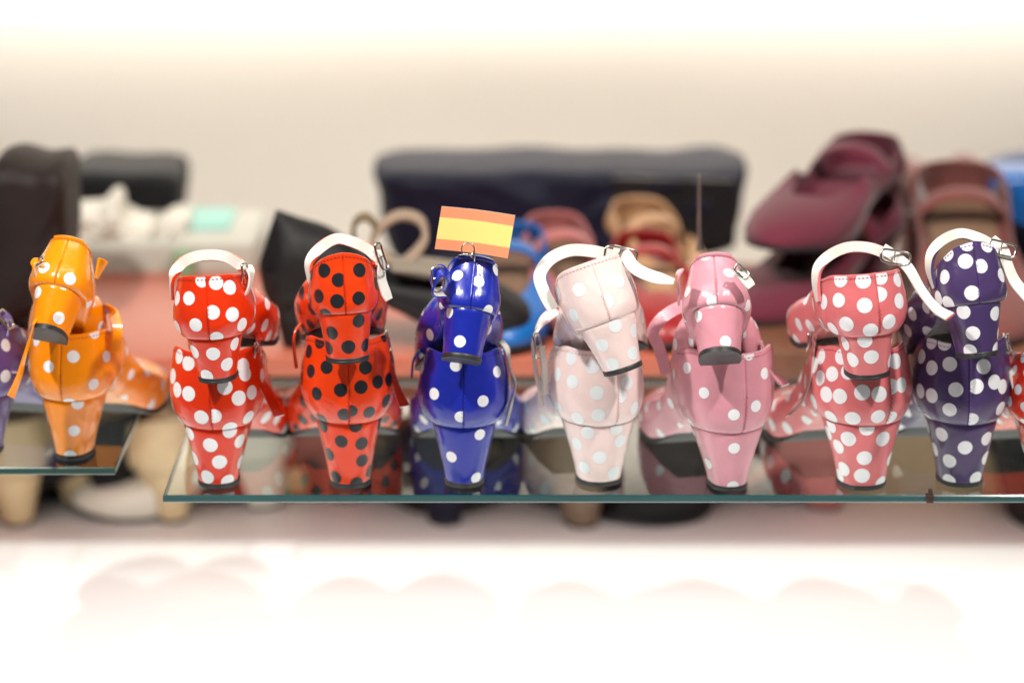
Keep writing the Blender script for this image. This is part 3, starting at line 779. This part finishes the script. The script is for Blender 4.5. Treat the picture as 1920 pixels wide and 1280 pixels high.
 'B8': dict(straps=[loop([(1880, 628, 5, (0, 1, 0)), (1886, 660, 4.2, (.2, 1, 0)), (1893, 695, 3.6, (.3, 1, 0)), (1906, 736, 3, (.5, .9, 0))], w=1.0, name='strap_end')],
            buckles=[dict(p=(1889, 645, 4.0), a=(.5, .9, 0), b=(.3, 0, -1), wa=.45, wb=.7)]),
}
INFO = {
 'B1': ('orange', M_WHITE_DOT, .47, 2.2, 'glossy orange shoe with sparse white dots standing alone on the short glass shelf'),
 'T1': ('orange', M_WHITE_DOT, .47, 2.2, 'glossy orange shoe with white dots, nose down, resting in the lower orange shoe'),
 'B2': ('red', M_WHITE_DOT, .58, 1.75, 'red shoe with white dots standing on the shelf at its cut left corner'),
 'T2': ('red', M_WHITE_DOT, .53, 1.7, 'red shoe with white dots and a white lined strap loop, stacked on its red mate'),
 'B3': ('scarlet', M_BLACK_DOT, .52, 1.7, 'scarlet shoe with black dots standing on the glass shelf'),
 'T3': ('scarlet', M_BLACK_DOT, .52, 1.7, 'scarlet shoe with black dots and raised strap loop, stacked on its mate'),
 'B4': ('blue', M_WHITE_DOT, .46, 2.3, 'royal blue shoe with a few white dots standing on the glass shelf'),
 'T4': ('blue', M_WHITE_DOT, .46, 2.3, 'shiny royal blue shoe tipped forward in its mate under the striped card'),
 'B5': ('pale', M_PALE_DOT, .54, 1.8, 'pale pink pearly shoe with faint dots standing upright on the shelf'),
 'T5': ('pale', M_PALE_DOT, .53, 1.8, 'pale pink pearly shoe leaning left with its strap end stretched out to the right'),
 'B6': ('rose', M_WHITE_DOT, .45, 2.2, 'rose pink shoe with a few white dots standing on the shelf'),
 'T6': ('rose', M_WHITE_DOT, .45, 2.2, 'rose pink shoe with a few white dots, nose down in its rose pink mate'),
 'B7': ('coral', M_WHITE_DOT, .60, 1.75, 'coral pink shoe crowded with white dots standing on the shelf'),
 'T7': ('coral', M_WHITE_DOT, .57, 1.7, 'coral pink shoe crowded with white dots, stacked on top, strap end hanging right'),
 'B8': ('purple', M_WHITE_DOT, .57, 1.75, 'dark purple shoe with white dots standing on the shelf at the right'),
 'T8': ('purple', M_WHITE_DOT, .55, 1.7, 'purple shoe with white dots and a white lined strap, stacked on its purple mate'),
}
for k, sp in SPEC.items():
    col, dm, r, fill, label = INFO[k]
    S = ShoeShape(**sp['sh'])
    M = matrix(sp.get('yaw', 0), sp.get('pitch', 0), sp.get('roll', 0))
    if 'hb' in sp: A, W = (0, S.lean, 0), floor_point(*sp['hb'])
    else: A, W = (0, 0, S.Hh), at(*sp['an'])
    st = STR.get(k, {})
    for s_ in st.get('straps', []):
        if s_.get('mat') == 'edge': s_['mat'] = LEA[col]
        if s_.get('mat_in') == 'self': s_['mat_in'] = LEA[col]
        s_.pop('n', None)
    shoe('heeled_shoe', label, LEA[col], S, M, A, W, DOTS.get(k, []), dm, r, fill, seed=sum(map(ord, k)), group='pairs of dotted heeled shoes stacked on the glass shelves',
         thread=TH[col], straps=st.get('straps', ()), buckles=st.get('buckles', ()), tab={'T1': .055, 'T4': .06, 'T6': .06}.get(k))

# shoes cut by the left and right edges of the picture
S = ShoeShape(Hh=5.0, L=21, ballw=8.4)
W = at(-55, 860, 5.5); W[2] = 1.0
shoe('heeled_shoe', 'purple shoe cut off by the left edge of the picture, beside the orange pair', leather("violet leather", (92, 70, 140), .3, .4), S, matrix(-12), (0, .5, 0), W, (), M_WHITE_DOT, .5, 2.4, seed=5,
     group='pairs of dotted heeled shoes stacked on the glass shelves', thread=TH['purple'],
     straps=[loop([(2, 585, 8, (0, 1, .3)), (18, 604, 7.5, (0, 1, .3)), (16, 640, 7, (0, 1, 0)), (20, 680, 6.5, (.2, 1, 0)), (30, 698, 6, (.2, 1, 0))], w=.9, name='strap_end', flip=True)],
     buckles=[dict(p=(10, 600, 7.4), a=(.3, 1, 0), b=(.6, 0, -.8), wa=.5, wb=.8)])
W = at(1985, 910, 1.5); W[2] = 0
shoe('heeled_shoe', 'red shoe with white dots at the right edge, only its toe in the picture', LEA['red'], S, matrix(9), (0, .5, 0), W, (), M_WHITE_DOT, .42, 1.25, seed=9,
     group='pairs of dotted heeled shoes stacked on the glass shelves', thread=TH['red'])

# ---------------------------------------------------------------- striped card held by a ring clip
mb = MB()
Yc = -.6
cs = [at(x, y, Yc) for x, y in ((828, 387), (966, 404), (952, 484.5), (815, 467))]
tl, tr, br, bl = cs
def cp(u, v): return (tl * (1 - u) + tr * u) * (1 - v) + (bl * (1 - u) + br * u) * v
nrm = np.cross(tr - tl, bl - tl); nrm /= np.linalg.norm(nrm)
cuts = [0, .25, .755, 1]
for i in range(3):
    v0, v1 = cuts[i], cuts[i + 1]
    us = np.linspace(0, 1, 16)
    bend = (np.sin(us * math.pi) * .3)[:, None] * nrm
    a = np.array([cp(u, v0) for u in us]) + bend; b = np.array([cp(u, v1) for u in us]) + bend
    slot = 0 if i != 1 else 1
    mb.grid(np.stack([a, b], 1), slot)
    mb.grid(np.stack([a + nrm * .05, b + nrm * .05], 1), slot, flip=True)
for v0 in (0, 1):
    us = np.linspace(0, 1, 16); bend = (np.sin(us * math.pi) * .3)[:, None] * nrm
    a = np.array([cp(u, v0) for u in us]) + bend
    mb.grid(np.stack([a, a + nrm * .05], 1), 2)
for u0 in (0, 1):
    a = np.array([cp(u0, 0), cp(u0, 1)]); mb.grid(np.stack([a, a + nrm * .05], 1), 2)
rootc = bpy.data.objects.new('flag_card', None); C.objects.link(rootc)
rootc.location = Vector(bl) * CM; inv = Matrix.Translation(-Vector(bl))
tag(rootc, 'small card striped orange, yellow, orange like a flag, above the blue shoe', 'card')
mb.build('card_sheet', [mat("orange card print", (250, 160, 118), .5, bump=.2, bscale=30), mat("yellow card print", (255, 236, 140), .5), mat("card paper", (250, 244, 236), .6)], rootc, inv=inv, smooth=False)
mb = MB()
c = at(877.5, 467, Yc - .35); th = np.linspace(0, 2 * math.pi, 40, endpoint=False)
ring = c + np.outer(np.cos(th) * .47, RT) + np.outer(np.sin(th) * .45, UP)
mb.tube(ring, .05, 8, closed=True)
s0 = c + RT * .47
mb.tube([s0 + UP * .15, s0 - UP * .1, s0 - UP * .5 + RT * .02, s0 - UP * .9 + FWD * .3], .05, 6)
mb.tube([c - RT * .3 - UP * .35, c - UP * .42 + RT * .1, c - UP * .6 + RT * .3 + FWD * .2], .05, 6)
rg = mb.build('ring_clip', [M_METAL], rootc, inv=inv)
# ---------------------------------------------------------------- goods behind and below, out of focus
SUEDE = lambda n, c: mat(n, c, .85, bump=.3, bscale=40, var=.12, vscale=2, sheen=.3)
SH = 2.0
o = box_obj('display_shelf', (-75, 30, SH - 1.8), (75, 62, SH), M_SALMON); tag(o, 'wide salmon coloured display shelf behind the row of dotted shoes', 'shelf')
for xx, lab in ((-62, 'left'), (62, 'right')):
    q = box_obj('panel', (xx - 1, 32, FLOOR), (xx + 1, 58, SH - 1.8), M_SALMON, o)

q = box_obj('added_dark_panel', (-60, 60, FLOOR), (60, 61, SH - 1.8), mat('taupe panel', (128, 108, 86), .6, var=.1, vscale=.6), o)  # panel added to darken the view under the shelf and cut bounced light

a = at(1270, 600, 40)[0]
q = box_obj('board', (a, 29.4, SH + .02), (72, 59, SH + .5), mat('brown board', (112, 70, 50), .5, var=.08), bev=.1); tag(q, 'thin brown board lying on the right half of the salmon display shelf', 'board'); box_obj('front_lip', (a, 29.4, SH - 1.85), (72, 29.95, SH), q.data.materials[0], q, bev=.05)

def blob(name, prof, depth, m, label, cat, group=None, disp=0.0, sub=2, parts=None, seed=0):
    """a soft rounded body: outline prof [(px,py)...] at depth[0], swelling back to depth[1]"""
    Y0, Y1 = depth
    P = catmull(np.array([at(x, y, Y0) for x, y in prof]), max(48, len(prof) * 6))
    c = P.mean(0)
    D = Y1 - Y0
    rows = []
    for s_, f in ((.80, 0.0), (.93, .03), (1.0, .14), (1.03, .4), (1.03, .65), (.97, .9), (.80, 1.0)):
        q = c + (P - c) * s_; q = q.copy(); q[:, 1] = Y0 + f * D
        rows.append(q)
    rows = np.array(rows)
    if disp:
        rr = np.random.RandomState(seed)
        n = rows.shape[1]
        for _ in range(6):
            k = rr.randint(2, 7); ph = rr.rand() * 6
            rows += (np.sin(np.arange(n) * 2 * math.pi * k / n + ph)[None, :, None]) * (rows - c) * disp * .05
            rows[..., 1] += np.sin(rows[..., 0] * rr.uniform(.2, .9) + rows[..., 2] * rr.uniform(.2, .9) + ph) * disp * .5
    mb = MB()
    mb.grid(rows, 0, cv=True)
    mb.fan(rows[0], 0, True); mb.fan(rows[-1], 0)
    o = mb.build(name, m)
    if label: tag(o, label, cat, group)
    return o

M_BROWN = mat("dark brown leather", (36, 26, 25), .6, spec=.25, var=.2, vscale=1.5, wrinkle=.5)
M_BLACK = mat("black leather", (13, 13, 17), .6, var=.1, spec=.25)
M_NAVY = mat("dark navy leather", (17, 18, 40), .6, spec=.25, var=.25, vscale=.9, wrinkle=.8)
M_BLACKSUEDE = mat("black suede", (14, 13, 15), .6, bump=.3, bscale=40, var=.2, vscale=2, spec=.4, wrinkle=.6)
M_MAGENTA = SUEDE("magenta suede", (96, 15, 42))
M_ROSEW = SUEDE("dusty rose suede", (118, 58, 52))
M_BLUE = mat("bright blue leather", (8, 96, 172), .4, coat=.2)
M_PINK = SUEDE("dusty pink suede", (176, 98, 96))
M_TAN = mat("tan leather", (184, 142, 104), .5, var=.06)
M_REDS = mat("deep red leather", (150, 22, 26), .4, coat=.2)
M_GREY = mat("silver grey cloth", (208, 202, 190), .6, var=.1, vscale=1)
M_MINT = mat("mint card", (140, 190, 178), .6)
M_PALEBOX = mat("pale grey card", (180, 178, 166), .6, var=.05)
M_CREAMSH = mat("cream leather", (206, 186, 146), .4, coat=.3, var=.12)
M_TAUPE = mat("taupe leather", (112, 92, 74), .45, var=.1)

# tall dark boot at the left edge
blob('boot', [(-30, 332), (60, 330), (112, 336), (120, 420), (116, 520), (108, 598), (40, 606), (-30, 606)], (36, 48), M_BROWN, 'tall dark brown leather boot shaft at the left edge behind the orange shoes', 'boot', disp=.5)
# black hanging bag with rounded bottom
rb = blob('handbag', [(124, 332), (230, 327), (326, 333), (332, 395), (318, 430), (280, 452), (220, 458), (160, 452), (122, 430)], (72, 84), M_BLACK, 'black handbag with a rounded bottom above the crumpled white tissue', 'handbag')
# navy bag, big, behind the card
nb = blob('handbag', [(712, 332), (860, 328), (1050, 326), (1240, 328), (1384, 332), (1389, 390), (1388, 455), (1378, 480), (1240, 500), (1050, 520), (900, 520), (760, 505), (716, 460), (708, 390)], (66, 80), M_NAVY, 'wide wrinkled dark navy handbag behind the flag card', 'handbag', disp=.5, seed=4)
mb = MB(); P = np.array([at(x, y, 65.2) for x, y in ((1150, 334), (1260, 336), (1378, 340), (1383, 400), (1378, 462), (1260, 470), (1165, 465), (1155, 400))])
mb.fan(P, 0, True); mb.fan(P + [0, 1.2, 0], 0); mb.grid(np.stack([P, P + [0, 1.2, 0]], 1), 0, cu=True)
q = mb.build('side_panel', mat("black bag panel", (14, 14, 18), .5), nb)
# grey boxes, crumpled tissue, mint carton
o = box_obj('carton', (-50, 62, SH), (-28, 74, SH + 4.5), M_PALEBOX); 
M_PB2 = M_PALEBOX
def px_box(name, x0, x1, y0, y1, Y, D, m, label, cat, group=None, bev=.3):
    a = at(x0, y1, Y); b = at(x1, y0, Y)
    o = box_obj(name, (a[0], Y, a[2]), (b[0], Y + D, b[2]), m, bev=bev)
    return tag(o, label, cat, group)
bpy.data.objects.remove(o)
px_box('carton', 128, 476, 458, 552, 58.5, 14, M_PALEBOX, 'long pale grey carton behind the orange shoe', 'carton')
px_box('carton', 326, 430, 424, 458, 64, 8, M_MINT, 'small mint green carton on the pale grey carton', 'carton')
px_box('carton', 432, 486, 436, 458, 64, 8, mat("ice white card", (222, 232, 224), .6), 'small icy white carton beside the mint carton', 'carton')
px_box('carton', 326, 360, 474, 552, 57, 1.3, mat("moss green card", (120, 152, 112), .6), 'narrow moss green card leaning on the pale grey carton', 'card')
def tissue(name, prof, Y, label, seed):
    r = random.Random(seed)
    mb = MB()
    n = 40; m_ = 18
    P = catmull(np.array([at(x, y, Y) for x, y in prof]), n)
    c = P.mean(0)
    rows = []
    for i in range(m_):
        a = i / (m_ - 1) * math.pi
        s_ = math.sin(a) ** .6 if 0 < i < m_ - 1 else .02
        q = c + (P - c) * s_
        q = q.copy(); q[:, 1] = Y + 4 - math.cos(a) * 4
        rows.append(q)
    rows = np.array(rows)
    rr = np.random.RandomState(seed)
    for _ in range(14):
        d = rr.randn(3); d /= np.linalg.norm(d)
        f = rr.uniform(.6, 2.2); ph = rr.rand() * 6
        rows += (np.abs(np.sin(rows @ d * f + ph)) - .5)[..., None] * (rows - (c + [0, 4, 0])) * .07
    mb.grid(rows, 0, cv=True)
    o = mb.build(name, M_GREY, smooth=False)
    tag(o, label, 'tissue paper')
tissue('crumpled_tissue', [(124, 462), (128, 415), (150, 405), (175, 400), (196, 388), (214, 392), (228, 425), (262, 434), (282, 450), (270, 464), (200, 470)], 60, 'tall crumpled ball of white tissue paper under the black handbag', 3)
tissue('crumpled_tissue', [(284, 462), (288, 436), (306, 420), (330, 418), (344, 430), (340, 464), (312, 468)], 61, 'small crumpled ball of white tissue paper beside the mint carton', 8)

# black suede court shoe seen from the side
def side_shoe():
    root = bpy.data.objects.new('court_shoe', None); C.objects.link(root)
    b0 = at(545, 640, 34); root.location = Vector(b0) * CM; inv = Matrix.Translation(-Vector(b0))
    tag(root, 'black suede court shoe in side view between the scarlet and blue pairs', 'shoe')
    Y = 34.0
    top = np.array([(518, 392), (560, 408), (620, 428), (680, 470), (740, 500), (800, 508), (870, 515), (935, 535), (985, 565), (1005, 600)])
    bot = np.array([(486, 492), (500, 540), (522, 580), (600, 560), (680, 552), (740, 575), (800, 605), (870, 630), (940, 640), (1000, 628)])
    hw = np.array([.6, 2.6, 3.2, 3.3, 3.4, 3.9, 4.4, 4.4, 3.4, 1.2])
    n = 60
    T = catmull(top, n, False); Bm = catmull(bot, n, False); H = catmull(hw[:, None], n, False)[:, 0]
    rows = []
    for i in range(n):
        a, b = at(T[i, 0], T[i, 1], Y), at(Bm[i, 0], Bm[i, 1], Y)
        mid = (a + b) / 2; up = (a - b) / 2
        th = np.linspace(0, 2 * math.pi, 28, endpoint=False)
        rows.append(mid + np.outer(np.sign(np.cos(th)) * np.abs(np.cos(th)) ** .8, up) + np.outer(np.sin(th) * H[i], [0, 1, 0]))
    mb = MB(); mb.grid(np.array(rows), 0, cv=True); mb.fan(rows[0], 0, True); mb.fan(rows[-1], 0)
    mb.build('upper', M_BLACKSUEDE, root, inv=inv)
    mb = MB()
    rows = []
    for (x0, x1, y, h) in ((484, 600, 500, 2.9), (492, 596, 540, 2.5), (508, 590, 580, 2.0), (522, 580, 610, 1.7), (530, 566, 640, 1.6)):
        a, b = at(x0, y, Y), at(x1, y, Y)
        th = np.linspace(0, 2 * math.pi, 24, endpoint=False)
        rows.append((a + b) / 2 + np.outer(np.cos(th), (b - a) / 2) + np.outer(np.sin(th) * h, [0, 1, 0]))
    mb.grid(np.array(rows), 0, cv=True, flip=True); mb.fan(rows[-1], 0); mb.fan(rows[0], 0, True)
    mb.build('heel', M_BLACKSUEDE, root, inv=inv)
    # grey-brown strap curling over the instep
    mb = MB()
    pts = [(745, 497, 33), (700, 462, 33.5), (714, 425, 34), (750, 404, 34.5), (786, 412, 34.5), (797, 440, 34), (782, 470, 33), (752, 500, 31.5)]
    mb.ribbon([at(*p) for p in pts], [(0, 1, .2)] * len(pts), 1.6, .5, 0, 0)
    mb.build('strap', mat("grey brown strap", (150, 128, 108), .6), root, inv=inv)
    mb = MB()
    pts = [(664, 452, 34), (664, 420, 34), (684, 406, 34), (702, 420, 34), (704, 448, 34)]
    mb.ribbon([at(*p) for p in pts], [(0, 1, .2)] * len(pts), 1.4, .35, 0, 0)
    mb.build('strap', mat("olive brown strap", (110, 92, 62), .5), root, inv=inv)
    mb = MB()
    rows = []
    for (x, y, h) in ((735, 495, .35), (790, 500, .7), (850, 510, .8), (890, 520, .5)):
        a = at(x, y, 31.8)
        th = np.linspace(0, 2 * math.pi, 16, endpoint=False)
        rows.append(a + np.outer(np.cos(th) * h * 1.1, [0, 0, 1]) + np.outer(np.sin(th) * 2.2, [0, 1, 0]))
    mb.grid(np.array(rows), 0, cv=True); mb.fan(rows[0], 0, True); mb.fan(rows[-1], 0)
    mb.build('lining', mat("grey lining", (128, 118, 104), .6), root, inv=inv)
side_shoe()

# display shoes facing the camera: collar at the back, toe towards us
def facing(px, py, Y, label, m, scale=1.0, yaw=180, pitch=20, ins=None, tips=None, strap=True, Hh=4.4, L=20, lining=None, roll=0, uh=3.0, bar=None, lift=0.0):
    S = ShoeShape(Hh=Hh * scale, tipw=2.6 * scale, topw=5.4 * scale, maxw=6.6 * scale, uh=uh * scale, collw=5.6 * scale, L=L * scale, ballw=7.6 * scale, seat_d=4.2, vamp=.66)
    M = matrix(yaw, 0, 0)
    W = at(px, py, Y); W[2] = SH + lift
    r = shoe('display_shoe', label, m, S, M, (0, .5, 0), W, simple=True, insole=ins or M_INSOLE, lining=lining or m, group='display shoes behind the dotted shoes', cat='shoe')
    if strap:
        mb = MB()
        hw = S.topw * .54
        z = S.Hh * .62 + S.uh * .9
        mb.ribbon([(-hw - .1, L * .33, z - .6), (-hw * .6, L * .34, z + .9), (0, L * .35, z + 1.4), (hw * .6, L * .34, z + .9), (hw + .1, L * .33, z - .6)], [(0, 1, -.3)] * 5, 1.5 * scale, .25, 0, 0)
        mb.build('strap', bar or m, r)
    return r
facing(965, 452, 49, 'bright blue strap shoe with a brown insole behind the blue pair', M_BLUE, yaw=176)
facing(1032, 415, 53, 'dusty pink shoe with a brown insole behind the pale pink pair', M_PINK, yaw=190)
facing(1186, 384, 59, 'tan strap shoe behind and above the deep red shoe', M_TAN, yaw=196)
facing(1200, 450, 50, 'deep red strap shoe between the pale pink and rose pairs', M_REDS, yaw=186, ins=mat("greyed insole", (128, 96, 92), .5), Hh=3.4)
facing(1640, 338, 60, 'magenta suede strap shoe on the upper level at the top right', M_MAGENTA, scale=1.25, yaw=150, lift=6.6, Hh=2.5, ins=M_MAGENTA)
blob('boot', [(1592, 338), (1650, 332), (1716, 336), (1722, 400), (1700, 436), (1640, 440), (1600, 410)], (66, 74), mat('maroon suede', (62, 16, 28), .8, var=.1), 'dark maroon suede boot behind the upper magenta shoe', 'boot', seed=11)
facing(1650, 395, 56, 'large magenta suede shoe with a rounded toe left of the coral pair', M_MAGENTA, scale=1.2, yaw=140, ins=mat("dark insole", (84, 46, 40), .6))
facing(1790, 345, 58, 'dusty rose suede strap shoe behind the purple pair', M_ROSEW, scale=1.4, yaw=178, Hh=5)
blob('handbag', [(1864, 336), (1930, 330), (2000, 332), (2004, 400), (1990, 440), (1920, 432), (1880, 410), (1866, 380)], (56, 63), M_BLUE, 'small bright blue bag at the top right corner', 'handbag', seed=12)
blob('boot', [(1706, 340), (1790, 334), (1862, 338), (1868, 420), (1862, 500), (1850, 560), (1790, 572), (1716, 566), (1708, 480)], (62, 70), M_ROSEW, 'dusty rose suede boot behind the rose strap shoe', 'boot', disp=.4, seed=13)
blob('handbag', [(1700, 330), (1800, 326), (1850, 332), (1860, 500), (1850, 700), (1790, 720), (1700, 700), (1690, 500)], (76, 84), mat("red brown leather", (104, 52, 46), .5, var=.15), 'tall red brown leather bag behind the dusty rose shoe', 'handbag', disp=.6, seed=7)
blob('handbag', [(1862, 334), (1990, 328), (2000, 560), (1990, 700), (1900, 720), (1870, 600), (1856, 450)], (66, 74), mat("deep navy blue leather", (8, 40, 84), .4), 'deep blue leather bag at the right edge behind the purple pair', 'handbag', seed=5)
# clear acrylic rod
mb = MB(); a = at(1311, 470, 21); b = at(1311, 329, 21)
q = np.array([a + (b - a) * k for k in np.linspace(0, 1, 12)])
mb.tube(q, np.interp(np.linspace(0, 1, 12), [0, .08, .25, 1], [.32, .2, .12, .1]), 12)
o = mb.build('display_stand', mat("frosted acrylic", (150, 140, 134), .25, trans=.85)); tag(o, 'thin frosted acrylic stand rising behind the rose pink shoe', 'stand')
# brown carton on the right behind the magenta shoe
px_box('carton', 1395, 1560, 560, 700, 60.5, 10, mat("brown card", (128, 88, 62), .6), 'brown carton behind the toe of the large magenta shoe', 'carton')

# ---------------------------------------------------------------- goods on the base, seen through and under the glass
px_box('carton', 1548, 1890, 770, 948, 56, 14, mat("tan board", (192, 168, 132), .6, var=.05), 'large tan carton under the shelf behind the coral and purple heels', 'carton')
px_box('carton', 1390, 1500, 780, 905, 66, 12, mat("khaki board", (160, 140, 104), .6, var=.05), 'khaki carton under the shelf left of the black post', 'carton')
px_box('carton', 620, 800, 770, 900, 70, 10, mat("pale tan board", (186, 166, 138), .6), 'pale tan carton under the shelf behind the scarlet heel', 'carton')
def low(px, py, Y, label, m, yaw, sc=1.0):
    W = floor_point(px, py, FLOOR)
    S = ShoeShape(Hh=5.0 * sc, tipw=3.0, topw=5.4, maxw=7.0, uh=5.5 * sc, collw=5.6, L=21, ballw=8.2)
    shoe('display_shoe', label, m, S, matrix(yaw), (0, 8, 0), W, simple=True, insole=M_INSOLE, lining=M_CREAMSH, group='display shoes on the base under the glass shelves')
low(60, 930, 0, 'cream shoe on the base at the far left under the short shelf', M_CREAMSH, 70)
low(200, 905, 0, 'taupe shoe on the base beneath the orange heel', M_TAUPE, 250)
low(270, 940, 0, 'cream shoe on the base in the gap between the two glass shelves', M_CREAMSH, 35)
low(20, 850, 0, 'dark brown shoe on the base at the far left, behind the cream one', M_BROWN, 110)
low(120, 950, 0, 'black shoe on the base near the front, under the short shelf', M_BLACK, 80)
low(345, 880, 0, 'pale mint shoe on the base behind the red heel', mat("pale mint leather", (190, 206, 186), .4, coat=.2), 60)
low(430, 930, 0, 'cream shoe on the base just right of the red heel', M_CREAMSH, 300)
low(545, 925, 0, 'brick red shoe on the base between the red and scarlet heels', mat("brick leather", (142, 62, 50), .4, coat=.2), 80)
low(480, 880, 0, 'taupe shoe on the base behind the brick red one', M_TAUPE, 45)
low(700, 930, 0, 'dark brown shoe on the base just right of the scarlet heel', M_BROWN, 260)
low(800, 940, 0, 'navy shoe on the base in front, left of the blue heel', M_NAVY, 20)
low(960, 925, 0, 'dark brown shoe on the base right of the blue heel', M_BROWN, 100)
low(1050, 945, 0, 'taupe shoe on the base left of the pale pink heel', M_TAUPE, 20)
low(1230, 925, 0, 'maroon shoe on the base between the pale pink and rose heels', mat("maroon leather", (92, 38, 48), .4, coat=.2), 290)
low(1300, 890, 0, 'olive shoe on the base behind the rose heel', mat("olive leather", (96, 94, 58), .5), 60)
low(1440, 935, 0, 'pink shoe on the base left of the black post', mat("old pink leather", (176, 104, 100), .4), 70)
low(1910, 930, 0, 'dark brown shoe on the base at the right edge', M_BROWN, 200)

low(-5, 945, 0, 'beige shoe on the base at the very left edge, in front of the others', mat("beige leather", (190, 168, 130), .45, coat=.2), 30)
low(160, 870, 0, 'olive brown shoe on the base behind the taupe shoe on the left', mat("olive brown leather", (86, 74, 50), .5), 130)
low(385, 950, 0, 'white shoe on the base in front of the mint one below the red heel', mat("off white leather", (214, 210, 198), .4, coat=.3), 95)
low(620, 880, 0, 'grey shoe on the base behind the scarlet heel', mat("grey leather", (110, 104, 98), .5), 120)
low(745, 890, 0, 'rust coloured shoe on the base between the scarlet and blue heels', mat("rust leather", (132, 78, 56), .45, coat=.2), 40)
low(880, 890, 0, 'black shoe on the base straight behind the blue heel', M_BLACK, 75)
low(1130, 890, 0, 'dark olive shoe on the base behind the pale pink heel', mat("dark olive leather", (62, 60, 42), .5), 250)
low(1180, 950, 0, 'dark brown shoe on the base in front, right of the pale pink heel', M_BROWN, 60)
low(1360, 945, 0, 'black shoe on the base in front of the olive one, below the rose heel', M_BLACK, 110)
